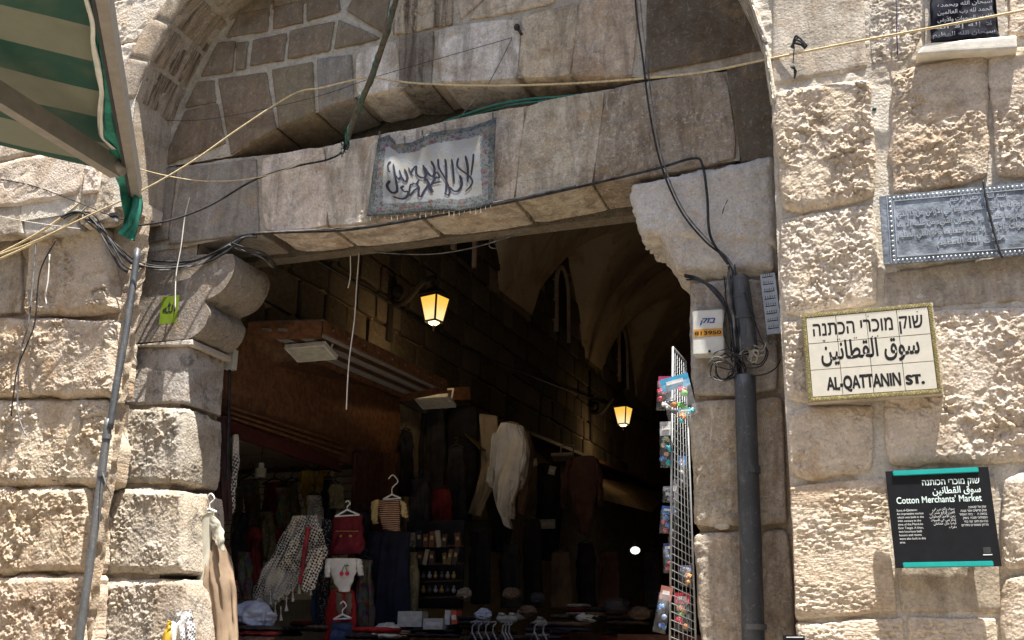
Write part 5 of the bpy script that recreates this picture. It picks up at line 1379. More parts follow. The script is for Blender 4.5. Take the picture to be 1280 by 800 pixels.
    # calligraphy strokes traced in banner space
    ink = plain('black_embroidery', (.018, .018, .035), .8, bmp=0)
    ST = [([(872,268),(862,330),(835,440)],5),([(822,280),(822,380),(805,490)],6),([(778,292),(762,365),(820,440),(838,490),(815,530),(775,562)],5),([(735,300),(725,400),(710,500)],6),
      ([(690,300),(680,370),(650,500),(625,580)],6),([(640,300),(628,380),(655,480),(662,560),(640,595),(610,580)],6),([(762,430),(762,500),(730,550),(690,555),(668,525)],7),
      ([(585,310),(592,380),(570,435),(545,425),(522,340)],7),([(522,330),(520,420),(490,440),(458,400),(475,320)],7),([(475,320),(432,360),(415,400),(428,415)],5),([(405,345),(412,405)],5),
      ([(600,408),(568,450),(608,456),(604,408)],6),([(615,490),(545,500),(592,450)],7),([(545,500),(515,530),(530,575),(515,455),(500,470)],7),([(520,500),(470,560),(440,602),(425,590),(450,510)],6),
      ([(430,480),(442,520),(400,550),(350,600)],6),([(465,450),(430,492),(400,480)],6),([(405,500),(382,500),(342,602)],6),([(330,512),(300,540),(320,562),(346,560),(330,600),(280,630),(208,622)],7),
      ([(265,360),(268,450),(262,560),(230,592),(190,585),(176,545),(210,510)],8),([(370,360),(376,430),(350,475),(330,440),(322,380)],7),([(322,440),(295,470),(268,440)],7),([(240,358),(206,390),(210,440),(226,440)],6)]
    A0, A1, B1, B0 = (105, 185), (1015, 15), (985, 690), (20, 770)
    def inv(x, y_):
        u, v = .5, .5
        for _ in range(12):
            fx = (A0[0]*(1-u)+A1[0]*u)*(1-v)+(B0[0]*(1-u)+B1[0]*u)*v - x; fy = (A0[1]*(1-u)+A1[1]*u)*(1-v)+(B0[1]*(1-u)+B1[1]*u)*v - y_
            dxu = (A1[0]-A0[0])*(1-v)+(B1[0]-B0[0])*v; dxv = (B0[0]*(1-u)+B1[0]*u)-(A0[0]*(1-u)+A1[0]*u)
            dyu = (A1[1]-A0[1])*(1-v)+(B1[1]-B0[1])*v; dyv = (B0[1]*(1-u)+B1[1]*u)-(A0[1]*(1-u)+A1[1]*u)
            D = dxu*dyv-dxv*dyu; u -= (fx*dyv-fy*dxv)/D; v -= (dxu*fy-dyu*fx)/D
        return u, v
    mb = MB()
    for pts, wd in ST:
        pp = catmull([np.array([p[0], p[1], 0.]) for p in pts], 6)
        n = len(pp)
        cen = []
        for k, p in enumerate(pp):
            d = pp[min(k + 1, n - 1)] - pp[max(k - 1, 0)]; d = d / (np.linalg.norm(d) + 1e-9); nn_ = np.array([-d[1], d[0], 0])
            w_ = wd * (.80 + .50 * abs(d[1])) * min(1, .35 + k / 2.5, .35 + (n - 1 - k) / 2.5)
            cen.append((p + nn_ * w_, p - nn_ * w_))
        vs = []
        for a, b_ in cen:
            for q_ in (a, b_): vs.append(S(*[float(np.clip(z_, 0, 1)) for z_ in inv(q_[0], q_[1])], .007))
        mb.add(vs, [(2 * k, 2 * k + 1, 2 * k + 3, 2 * k + 2) for k in range(n - 1)])
    mb.build('calligraphy', ink, t)
    m2 = MB()
    for u in (.02, .36, .52, .70, .98):
        p = S(u, .01, .004); m2.tube([p, p + np.array([0, -.01, .05])], .006)
    m2.build('tie_cord', mgreyc, t)
    m3 = MB()
    for k in range(22):
        p = S((k + .5) / 22, 1.0); m3.tube([p, p + np.array([.002 * math.sin(k * 3), 0, -.03 - .012 * math.sin(k * 5)])], .0025, 4)
    m3.build('fringe', cm('fringe_cotton', (.35, .33, .28)), t)
banner()

# --- window with black cloth at the top right
wn = thing('window', 'small window top right with a black inscribed cloth hanging inside a pale stone frame', 'window', P(1204, 45, .1))
q = [P(1158, -40, .02), P(1252, -55, .02), P(1258, 48, .02), P(1156, 55, .02)]
MB().hexa([P(1158, -60, .012), P(1250, -75, .012), P(1250, 50, .012), P(1158, 60, .012)], (0, .02, 0)).build('opening', mblk, wn)  # flat black slab, its colour standing for the shaded window depth
MB().hexa([P(1240, -60, -.012), P(1256, -60, -.012), P(1256, 46, -.012), P(1249, 47, -.012)], (0, .14, 0)).build('frame', M_PLDARK, wn)
MB().hexa([P(1155, -60, .0), P(1160, -60, .0), P(1164, 52, .0), P(1157, 54, .0)], (0, .14, 0)).build('frame', M_MORTAR, wn)
sill = stone([(1156, 54), (1271, 44), (1272, 60), (1145, 68)], -.07, wn, plain('pale_marble', (.62, .58, .50), .6, var=.08, bmp=.001), (.6, .56, .48), thick=.20, amp=.002, r=.006, res=.012, kind='smooth', name='sill', side=True)
g, t = garment('fabric', None, None, [(1159, -40, 1241, -45), (1164, 10, 1241, 6), (1163, 50, 1249, 44)], -.03, cm('black_velvet', (.014, .015, .024), .3), .03, 3, .010, parent=wn)
def px_text(s_, px0, py0, px1, py1, y, size, mat, parent, name='lettering'):
    a, b = P(px0, py0, y), P(px1, py1, y); L_ = np.linalg.norm(b - a); ang = math.atan2(b[2] - a[2], b[0] - a[0])
    o = text(s_, 0, 0, size, mat, parent, 'LEFT', fitw=L_, y=0, ext=.0006, name=name)
    o.location = Vector(a) - root_loc(parent); o.rotation_euler = (0, -ang, 0)
rowsA = ['سبحان الله وبحمده', 'الحمد لله رب العالمين', 'الله نور السموات والأرض', 'لا إله إلا الله', 'سبحان الله العظيم']
for k in range(5):
    px_text(arabic(rowsA[k]), 1169 + (3 if k < 3 else -3), 9 + k * 9.3, 1240 + (4 if k > 3 else 0), 3 + k * 9.3, -.065, .034, plain('silver_embroidery', (.34, .35, .38), .6, bmp=0), wn)

# ================================================================== PIPES, METER BOX, STRIP
def worn(name, col, dust, rough=.5, metal=0.):
    m, nt, b = newmat(name); tc = N(nt, 'ShaderNodeTexCoord').outputs['Object']
    mp = N(nt, 'ShaderNodeMapping'); nt.links.new(tc, mp.inputs[0]); mp.inputs['Scale'].default_value = (1, 1, .25)
    c = mixc(nt, ramp(nt, noise(nt, mp.outputs[0], 16, 8, .7, .6), .48, .68, 0., .55), col, dust)
    c = mixc(nt, ramp(nt, noise(nt, tc, 60, 5, .7), .60, .68, 0., .7), c, tuple(v * 1.3 for v in dust))
    c = mixc(nt, ramp(nt, noise(nt, tc, 5, 5, .6), .4, .7, 0., .4), c, tuple(v * .5 for v in col))
    nt.links.new(c, b.inputs['Base Color']); b.inputs['Roughness'].default_value = rough; b.inputs['Metallic'].default_value = metal
    bump(nt, b, noise(nt, tc, 40, 5, .6), .002); MATS[name] = m; return m
m_pipe = worn('dark_grey_pvc', (.05, .055, .062), (.16, .155, .145))
m_pipe_old = plain('dark_grey_pvc_plain', (.055, .060, .067), .5, var=.45, scale=6, bmp=.0006)
m_pipe2 = worn('grey_galvanised', (.12, .125, .13), (.26, .245, .22), .5, .3)
dp = thing('drain_pipe', 'thick dark grey plastic pipe running down the right jamb', 'pipe', P(940, 800, .33))
MB().tube([P(931, 470, .33), P(936, 620, .33), P(940, 740, .33), P(944, 900, .33)], .058, 20, 6).build('pipe', m_pipe, dp, smooth=True)
MB().tube([P(936, 583, .33), P(936.4, 592, .33)], .0615, 20).build('joint_ring', m_pipe, dp)
MB().tube([P(943, 780, .33), P(943.3, 787, .33)], .062, 20).build('pipe_clip', m_pipe2, dp)
du = thing('cable_duct', 'short dark broken cable duct above the thick pipe with cables spilling out', 'duct', P(932, 400, .34))
MB().tube([P(925, 346, .34), P(928, 375, .34), P(932, 410, .34), P(936, 440, .335)], [.045, .052, .055, .050], 16, 5).build('duct', m_pipe, du, smooth=True)
MB().tube([P(927, 371, .34), P(927.3, 374, .34)], .054, 16).build('seam_ring', m_pipe, du); MB().tube([P(930, 396, .34), P(930.4, 400, .34)], .059, 16).build('seam_ring', m_pipe, du)
m = MB()
for k in range(14):
    a = P(930 + random.uniform(0, 14), 434 + random.uniform(-3, 5), .30); m.tube([a, a + np.array([random.uniform(-.04, .06), random.uniform(-.03, .03), random.uniform(-.07, -.01)]), a + np.array([random.uniform(-.06, .09), random.uniform(-.03, .04), random.uniform(-.10, .02)])], random.uniform(.002, .005), 5, 5)
m.build('frayed_lagging', plain('pale_lagging', (.34, .32, .27), .9), du)
lp = thing('thin_pipe', 'thin grey metal pipe leaning down the wall left of the gateway', 'pipe', P(105, 800, .1))
MB().tube([P(172, 312, .16), P(160, 400, .13), P(146, 480, .10), P(137, 536, .08)], .023, 14, 5).build('upper_pipe', m_pipe, lp, smooth=True)
MB().tube([P(136, 524, .08), P(126, 600, .08), P(113, 700, .07), P(92, 850, .06)], .026, 14, 5).build('lower_pipe', m_pipe2, lp, smooth=True)
for a in ((134, 543), (129, 590), (103, 773)): MB().tube([P(a[0], a[1], .08), P(a[0] - .8, a[1] + 6, .08)], .030, 14).build('pipe_clip', m_pipe2, lp)
MB().tube([P(128, 590, .05), P(133, 606, .03), P(138, 616, .08)], .004, 5, 5).build('wire_tie', mgreyc, lp)
mx, mw, mh = sign_thing('meter_box', 'small pale grey telephone box numbered 813950 on the right jamb', 'junction box', [(865, 388), (904, 387), (906, 442), (866, 444)], YR - .09)
m_box = plain('pale_grey_plastic', (.52, .52, .48), .45, var=.08, scale=8, bmp=.0004)
lbox('case', (0, .04, 0), (mw / 2, .045, mh / 2), m_box, mx, .006)
lbox('number_plate', (0, -.0065, -.005), (mw * .45, .0012, mh * .085), plain('orange_plate', (.50, .24, .03), .5, bmp=0), mx)
text('813950', 0, -.017, .030, m_ink, mx, fitw=mw * .84, off=.0008, y=-.0085, ext=.0004)
text('בזק'[::-1], -.002, mh * .20, .046, plain('logo_blue', (.03, .07, .25), .5, bmp=0), mx, fitw=mw * .5, off=.0016, y=-.0062, ext=.0004, shear=.3, name='logo')
me = MB().tube([(0.008, -.006, -mh * .44), (0.008, -.010, -mh * .44)], .007, 12).me('lock'); loc_obj('lock', me, m_ink, mx)
sp, sw, sh_ = sign_thing('paper_strip', 'narrow pale blue label strip with black marks, beside the cable duct', 'label', [(952, 344), (971, 340), (975, 416), (957, 419)], YR - .03)
lbox('strip', (0, 0, 0), (sw / 2, .004, sh_ / 2), plain('pale_blue_label', (.45, .50, .56), .5, bmp=0), sp)
mb = MB()
for k in range(8):
    z_ = sh_ / 2 - .02 - k * sh_ / 8.2; mb.box((-.002, -.005, z_), (sw * .36, .0008, .0022))
    for j in range(5): mb.box((-sw * .3 + j * sw * .15, -.005, z_ + .012), (.0016, .0008, .006 * random.random() + .002))
loc_obj('printed_marks', mb.me('printed_marks'), m_ink, sp)
cable('wire', [P(a, b, .36) for a, b in ((958, 418), (962, 430), (968, 425), (971, 434), (975, 424), (977, 436))], .003, mgreyc, 'curled thin wire hanging under the blue label strip', 'wire')

# ================================================================== CABLES AND ROPES
m_rope = plain('yellow_hemp_rope', (.52, .42, .25), .8, var=.2, scale=60, bmp=.001)
m_white = plain('white_cord', (.55, .52, .46), .7, bmp=0)
m_green = plain('green_plastic_wire', (.02, .13, .10), .4, bmp=0)
C = [
 ('rope', [(1300,9,-.06),(1180,32,-.08),(1060,54,-.06),(960,74,.02),(880,90,.2),(805,98,.3),(700,105,.33),(600,107,.34),(520,104,.34),(468,97,.3)], .0066, m_rope, 'yellowish rope stretched taut across the upper right of the arch', 'rope'),
 ('rope', [(458,97,.25),(438,101,.26),(400,110,.28),(366,118,.28),(300,160,.2),(240,202,.1),(178,238,0),(110,270,-.05),(40,303,-.1),(-20,325,-.1)], .006, m_rope, 'yellow rope running down to the left from the pole to the awning', 'rope'),
 ('rope', [(-10,322,0),(40,296,.0),(80,270,.02),(112,243,.03),(132,226,.04)], .009, m_rope, 'upper strand of the tan rope bundle on the left wall', 'rope'),
 ('rope', [(-10,328,.0),(45,303,0),(90,276,.02),(125,240,.03),(136,226,.04)], .008, m_rope, 'lower strand of the tan rope bundle on the left wall', 'rope'),
 ('overhead_cable', [(793,-20,.2),(796,20,.24),(803,70,.28),(812,140,.3),(826,205,.33),(850,262,.34),(880,300,.34),(906,322,.34),(919,345,.33)], .0065, mblack, 'black cable curving down from the top of the arch to the duct', 'cable'),
 ('overhead_cable', [(799,-20,.2),(802,20,.24),(808,70,.28),(817,140,.3),(830,205,.33),(853,260,.34),(883,298,.34),(909,322,.34),(923,345,.33)], .0045, mgreyc, 'grey cable twinned with the black one down from the top of the arch', 'cable'),
 ('lintel_cable', [(190,326,.36),(240,326,.37),(285,308,.38),(318,293,.385),(380,290,.39),(440,287,.39),(540,271,.385),(640,252,.385),(740,230,.385),(820,211,.385),(866,198,.38),(878,206,.37),(884,245,.34),(888,295,.34),(910,330,.34)], .008, mblack, 'black cable following the lower edge of the lintel and turning down at its right end', 'cable'),
 ('lintel_cable', [(320,291,.37),(400,287,.38),(470,281,.38),(560,264,.38),(660,245,.38),(720,232,.38)], .005, mgreyc, 'thin grey cable beside the black one along the lintel edge', 'cable'),
 ('black_cable', [(160,283,.1),(210,276,.2),(262,257,.3),(318,225,.36),(370,208,.37),(408,200,.36),(428,190,.34),(436,176,.33)], .007, mblack, 'black cable rising across the left end of the lintel to the pole', 'cable'),
 ('string', [(170,210,.0),(205,219,.2),(250,226,.3),(300,225,.33),(345,216,.35),(390,198,.36),(404,190,.37)], .004, m_rope, 'thin tan string sagging across the left end of the lintel', 'string'),
 ('string', [(237,247,.33),(231,272,.33),(226,310,.33),(220,345,.33),(219,386,.32)], .0042, m_white, 'white string hanging down to the green card', 'string'),
 ('cord', [(449,316,.87),(446,355,.87),(443,400,.88),(436,455,.88),(433,512,.88)], .0045, m_white, 'long white cord hanging down into the dark opening', 'cord'),
 ('cord', [(438,319,.87),(438,345,.87),(435,360,.87)], .0045, m_white, 'short pale cord hanging beside the long white cord', 'cord'),
 ('wire', [(556,152,.42),(585,142,.42),(620,131,.41),(660,124,.42),(700,121,.42),(740,117,.43)], .008, m_green, 'upper green plastic wire along the gap above the lintel', 'wire'),
 ('wire', [(560,153,.43),(600,141,.43),(640,131,.42),(690,125,.42),(730,119,.43)], .006, m_green, 'lower green plastic wire along the gap above the lintel', 'wire'),
 ('wire', [(574,149,.39),(590,128,.37),(606,112,.36),(624,80,.38),(640,48,.39)], .003, mgreyc, 'thin grey wire hanging from the small bolt above the banner', 'wire'),
 ('wire', [(640,47,.40),(560,70,.40),(470,96,.39),(380,125,.38),(250,150,.37),(160,146,.3)], .002, mblack, 'very thin dark wire crossing the tympanum from the small bolt', 'wire'),
 ('wire', [(899,286,.40),(905,260,.39),(916,236,.4),(926,196,.41)], .003, mblack, 'thin black wire looping across the pale right corbel', 'wire'),
 ('wire', [(888,275,.39),(890,240,.4),(893,215,.41),(899,200,.41)], .002, mgreyc, 'hair thin wire left of the black loop on the pale corbel', 'wire'),
 ('wire', [(1119,-10,-.01),(1121,10,-.02),(1121,40,-.02),(1122,68,-.01)], .004, plain('violet_wire', (.05,.03,.07), .5, bmp=0), 'dark violet wire hanging at the damaged plaster strip', 'wire'),
 ('wire', [(45,300,-.0),(42,340,.0),(36,400,.0),(26,440,.02),(22,490,.05),(23,520,.06),(32,544,.06)], .006, mgreyc, 'grey wire hanging down the left wall and curling at its end', 'wire'),
 ('wire', [(62,318,.0),(60,350,.0),(57,368,.0),(58,380,.0)], .005, m_white, 'short white wire hanging on the bright stone at left', 'wire'),
 ('wire', [(14,520,.05),(16,500,.04),(22,460,.02),(34,430,.0),(44,400,.0),(50,340,-.02),(70,300,-.02)], .005, mblack, 'black wire running beside the grey wire on the left wall', 'wire'),
 ('wire', [(-10,222,.0),(40,232,.0),(90,250,.0),(140,270,.0),(165,276,.05)], .004, mblack, 'thin black wire stretched across the smooth stones at left', 'wire'),
 ('wire', [(-10,268,.0),(40,278,.0),(100,286,.0)], .003, m_white, 'thin white wire stretched low over the left wall', 'wire'),
 ('wire', [(620,290,.83),(623,300,.83),(620,310,.83),(612,308,.83),(613,300,.83)], .003, mgreyc, 'little loop of wire hanging from the lintel underside', 'wire'),
 ('wire', [(1045,340,-.02),(1046,339,-.02),(1048,338,-.02)], .002, mgreyc, 'tiny wire stub on the pale stone above the tiled sign', 'wire'),
]
for nm, pts, r_, mt, lb, ct in C[:-1]:
    cable(nm, pxpts(pts), r_, mt, lb, ct)
# cable loops at the left corbel and the tangle round the duct
rn = random.Random(5)
def loops(name, label, base, n, jitter, mats, rr=(.003, .008), cat='cables'):
    t = thing(name, label, cat, P(*base[0]))
    for k in range(n):
        jx, jy = rn.uniform(-jitter, jitter), rn.uniform(-jitter, jitter)
        pts = [P(a + jx + rn.uniform(-2, 2), b + jy + rn.uniform(-2, 2), y_ + rn.uniform(-.015, .015)) for a, b, y_ in base]
        MB().tube(pts, rn.uniform(*rr), 6, 6).build('cable', mats[k % len(mats)], t, smooth=True)
    return t
loops('cable_bundle', 'bundle of black cables looped over the left corbel', [(104, 268, .0), (125, 285, .02), (150, 312, .05), (170, 328, .2), (205, 333, .33), (250, 328, .37), (278, 312, .38), (302, 296, .385), (318, 292, .385)], 5, 4, [mblack, mgreyc, mblack])
loops('cable_bundle', 'slack black cables draped from the awning end to the thin pipe', [(78, 270, .0), (100, 264, .0), (118, 275, .0), (132, 300, .0), (150, 330, .05), (160, 338, .1)], 4, 4, [mblack])
loops('cable_bundle', 'loose black cables crossing the top of the left corbel', [(288, 305, .37), (305, 312, .38), (330, 318, .45), (344, 334, .6)], 3, 5, [mblack, mgreyc])
loops('cable_bundle', 'thick bundle of black cables descending beside the cable duct', [(914, 338, .33), (914, 365, .32), (919, 395, .31), (921, 430, .31), (924, 465, .32), (931, 480, .33)], 10, 6, [mblack, mblack, mgreyc])
loops('cable_bundle', 'black cables arching from the pale corbel down behind the telephone box', [(858, 348, .40), (876, 352, .36), (896, 366, .32), (912, 394, .31), (919, 430, .31), (926, 462, .31)], 4, 3, [mblack], rr=(.005, .008))
tg2 = thing('cable_tangle', 'tangled coil of thin black wire under the telephone box', 'cables', P(905, 455, .3))
for k in range(7):
    cx_, cy_ = 905 + rn.uniform(-6, 8), 455 + rn.uniform(-8, 8); rx, ry = rn.uniform(9, 20), rn.uniform(8, 17)
    pts = [P(cx_ + rx * math.cos(a) + rn.uniform(-3, 3), cy_ + ry * math.sin(a) + rn.uniform(-3, 3), .30 + rn.uniform(-.02, .03)) for a in np.linspace(rn.random() * 6, rn.random() * 6 + 6.5, 9)]
    MB().tube(pts, rn.uniform(.0025, .005), 5, 5).build('wire_loop', [mblack, mgreyc][k % 3 == 2], tg2, smooth=True)
for i, base in enumerate([[(930, 365), (950, 420), (958, 440), (950, 455), (936, 452), (928, 440)], [(935, 470), (955, 468), (970, 460), (976, 448)], [(905, 345), (908, 380), (905, 420), (925, 455), (950, 458), (960, 440), (948, 425)]]):
    MB().tube([P(a, b, .29) for a, b in base], .004, 5, 6).build('wire_loop', mblack, tg2, smooth=True)
# wooden pole wrapped in green wire
pl = thing('wooden_pole', 'crooked dark pole wrapped in green wire leaning down to the lintel', 'pole', P(432, 185, .36))
MB().tube([P(498, -12, -.1), P(488, 25, 0), (P(472, 75, .12)), P(458, 112, .2), P(443, 148, .28), P(431, 186, .35)], [.016, .019, .022, .019, .020, .016], 8, 5).build('pole', plain('weathered_pole', (.10, .085, .06), .9, var=.3, scale=40, bmp=.004), pl, smooth=True)
pp = catmull([P(498, -12, -.1), P(488, 25, 0), (P(472, 75, .12)), P(458, 112, .2), P(443, 148, .28), P(431, 186, .35)], 16)
for ph0, st_, en_ in ((0, 0, 81), (2.5, 30, 81)):
    m = MB(); sub = pp[st_:en_]
    m.tube([p + np.array([.022 * math.cos(ph0 + i * .33), .022 * math.sin(ph0 + i * .33), 0]) for i, p in enumerate(sub)], .0045, 5); m.build('green_wire', m_green, pl, smooth=True)
m = MB()
for k in range(6):
    a = P(431 + rn.uniform(-3, 3), 182 + rn.uniform(-4, 3), .33); m.tube([a, a + np.array([rn.uniform(-.03, .03), -.02, rn.uniform(-.06, .04)]), a + np.array([rn.uniform(-.04, .03), 0, rn.uniform(-.09, -.02)])], .004, 5, 4)
m.build('wire_ends', mblack, pl)
# knotted rag, bolt
kn = thing('knotted_wire', 'knotted black wire hanging on the smooth stone right of the arch', 'wire', P(996, 60, -.02))
for k in range(4):
    MB().tube([P(990 + rn.uniform(-2, 3), 60 + rn.uniform(-3, 3), -.02), P(997 + rn.uniform(-2, 3), 47 + rn.uniform(-3, 3), -.04), P(1006 + rn.uniform(-3, 3), 58 + rn.uniform(-3, 3), -.03), P(1001, 56, -.03), P(993, 54, -.03)], .006, 5, 5).build('loop', mblack, kn, smooth=True)
MB().tube([P(993, 58, -.03), P(992, 70, -.02), P(991, 82, -.02)], .003, 5).build('strand', mblack, kn)
for k in range(3): MB().tube([P(991, 80, -.03), P(989 + k * 2, 84, -.04), P(995 - k, 88, -.03), P(993, 98 - k * 3, -.02)], .005, 5, 5).build('loop', mblack, kn, smooth=True)
bo = thing('wall_bolt', 'small dark rusty bolt fixed in the pale stones above the banner', 'bolt', P(647, 37, YR - .03))
MB().ball(P(646, 34, YR - .04), .022, (1, 1, 1.2), 8).build('bolt_head', mframe, bo, smooth=True); MB().tube([P(647, 35, YR - .03), P(652, 43, YR - .03)], .012).build('shank', mframe, bo)
db = thing('wall_plug', 'small dark green wall plug in the mortar beside the rough stone', 'bolt', P(1093, 136, 0)); MB().ball(P(1093, 136, .02), .012, (1, .6, 1), 8).build('plug_head', plain('plug_green', (.03, .08, .07), .5, bmp=0), db, smooth=True)
MB().tube([P(1093, 136, .02), P(1093, 136, .06)], .005).build('plug_shank', mframe, db)
# small dark lamp by the awning end
sl_ = thing('small_fitting', 'small black fitting hanging from the cables by the awning end', 'fitting', P(143, 270, -.1))
MB().box(P(143, 269, -.1), (.028, .02, .012)).build('case', mblack, sl_); MB().box(P(143, 275, -.1), (.018, .014, .010)).build('lens', plain('fitting_grey', (.3, .3, .3), .3, bmp=0), sl_)

# ================================================================== AWNING
aw = thing('awning', 'green and white striped fabric awning with a metal arm at the top left', 'awning', P(172, 240, -1.2))
A_ = P(171, 238, -1.2); B_ = PZ(121, -60, A_[2]); d_ = (B_ - A_); d_ /= np.linalg.norm(d_); nrm_ = np.array([d_[1], -d_[0], 0]); nrm_ = nrm_ if nrm_[0] < 0 else -nrm_
def pj(p):
    c_ = ROT.T @ (np.array(p, float) - CAM); return CX + FOC * c_[0] / c_[2], CY + FOC * c_[1] / c_[2]
best = min([k * .02 for k in range(-40, 60)], key=lambda h: abs((lambda a, b: (b[1] - a[1]) / (b[0] - a[0]))(pj(A_ + np.array([0, 0, .05])), pj(A_ + nrm_ * .9 + np.array([0, 0, .05 + h * .9]))) - .29))
up = best
LEN = np.linalg.norm(B_ - A_) + .6
def striped():
    m, nt, b = newmat('striped_canvas'); L = nt.links.new
    tc = N(nt, 'ShaderNodeTexCoord').outputs['Object']
    dt = N(nt, 'ShaderNodeVectorMath', operation='DOT_PRODUCT'); L(tc, dt.inputs[0]); dt.inputs[1].default_value = tuple(d_)
    s_ = math_(nt, 'SUBTRACT', dt.outputs['Value'], float(A_ @ d_))
    f = math_(nt, 'FRACT', math_(nt, 'DIVIDE', math_(nt, 'ADD', s_, 3.05), .53))
    g = math_(nt, 'GREATER_THAN', f, .52)
    n1_ = noise(nt, tc, 5, 6, .6)
    c = mixc(nt, g, (.17, .18, .13), (.001, .055, .036)); c = mixc(nt, ramp(nt, n1_, .42, .75, 0., .45), c, (.10, .11, .07))
    L(c, b.inputs['Base Color']); b.inputs['Roughness'].default_value = .7
    tr = N(nt, 'ShaderNodeBsdfTranslucent'); L(c, tr.inputs[0]); mx_ = N(nt, 'ShaderNodeMixShader'); mx_.inputs[0].default_value = .05
    out = nt.nodes['Material Output']; L(b.outputs[0], mx_.inputs[1]); L(tr.outputs[0], mx_.inputs[2]); L(mx_.outputs[0], out.inputs['Surface'])
    bump(nt, b, noise(nt, tc, 120, 3, .6), .0008); return m
m_str = striped()
def Q(s_, t_, h=0.0):   # s along bar, t towards the shop wall
    sag = -.05 * math.sin(min(1, t_ / 2.0) * math.pi)
    return A_ + d_ * s_ + nrm_ * t_ + np.array([0, 0, .05 + up * t_ + sag + h])
V = []; F = []; ns, nt2 = 40, 30
for l_ in (0, .004):
    for i in range(ns + 1):
        for j in range(nt2 + 1): V.append(Q(.07 + (LEN - .07) * i / ns, 2.0 * j / nt2, l_ + .006 * math.sin(i * .9) * math.sin(j * .5)))
k1 = (ns + 1) * (nt2 + 1)
for i in range(ns):
    for j in range(nt2):
        a = i * (nt2 + 1) + j; F.append((a, a + 1, a + nt2 + 2, a + nt2 + 1)); F.append((k1 + a, k1 + a + nt2 + 1, k1 + a + nt2 + 2, k1 + a + 1))
obj('canvas', mesh_np('canvas', V, F), m_str, aw)
m_alu = plain('beige_aluminium', (.25, .23, .20), .45, .2, var=.08, bmp=0); m_alud = plain('dark_rubber_seal', (.03, .03, .035), .6, bmp=0)
MB().bar(A_, A_ + d_ * LEN, .045, .085).build('front_bar', m_alu, aw)
MB().bar(A_ + nrm_ * .03 + np.array([0, 0, -.02]), A_ + d_ * LEN + nrm_ * .03 + np.array([0, 0, -.02]), .014, .05).build('seal', m_alud, aw)
def findst(tx, ty, h):
    bb = None
    for i in range(0, 60):
        for j in range(0, 60):
            s1, t1 = i * .05, j * .035; q1 = pj(Q(s1, t1, h)); e1 = (q1[0] - tx) ** 2 + (q1[1] - ty) ** 2
            if bb is None or e1 < bb[0]: bb = (e1, s1, t1)
    return Q(bb[1], bb[2], h)
aa = findst(146, 212, -.10); ab = findst(-60, 82, -.16)
MB().bar(aa, ab, .055, .10).build('arm', m_alu, aw)
MB().ball(aa, .055, (1, 1, .8), 10).build('arm_joint', m_alu, aw, smooth=True)
# wavy valance hung from the bar
m_val = cm('green_valance_canvas', (.035, .20, .15), .45)
rows_ = [(-40, 104, 118), (0, 107, 122), (30, 115, 128), (60, 116, 133), (90, 122, 134), (120, 127, 139), (150, 124, 142), (175, 126, 147), (190, 142, 150), (220, 144, 160), (240, 152, 173), (262, 153, 170), (280, 153, 163), (296, 151, 156)]
def bar_depth(px, py):
    p = PZ(px, min(py, 240), A_[2]); return p[1]
ds_ = [bar_depth(r[2], r[0]) - .03 for r in rows_]
garment('valance', None, None, [(r[1], r[0] - 4, r[2], r[0]) for r in rows_], ds_, m_val, .06, 2, .04, parent=aw, nu=22, nv=90)
garment('valance_edge', None, None, [(r[1] - 3, r[0] - 4, r[1] + 3, r[0] - 3) for r in rows_[:9]], [v - .03 for v in ds_[:9]], cm('white_piping', (.6, .6, .55)), .012, 1, .004, parent=aw, nu=6, nv=60)

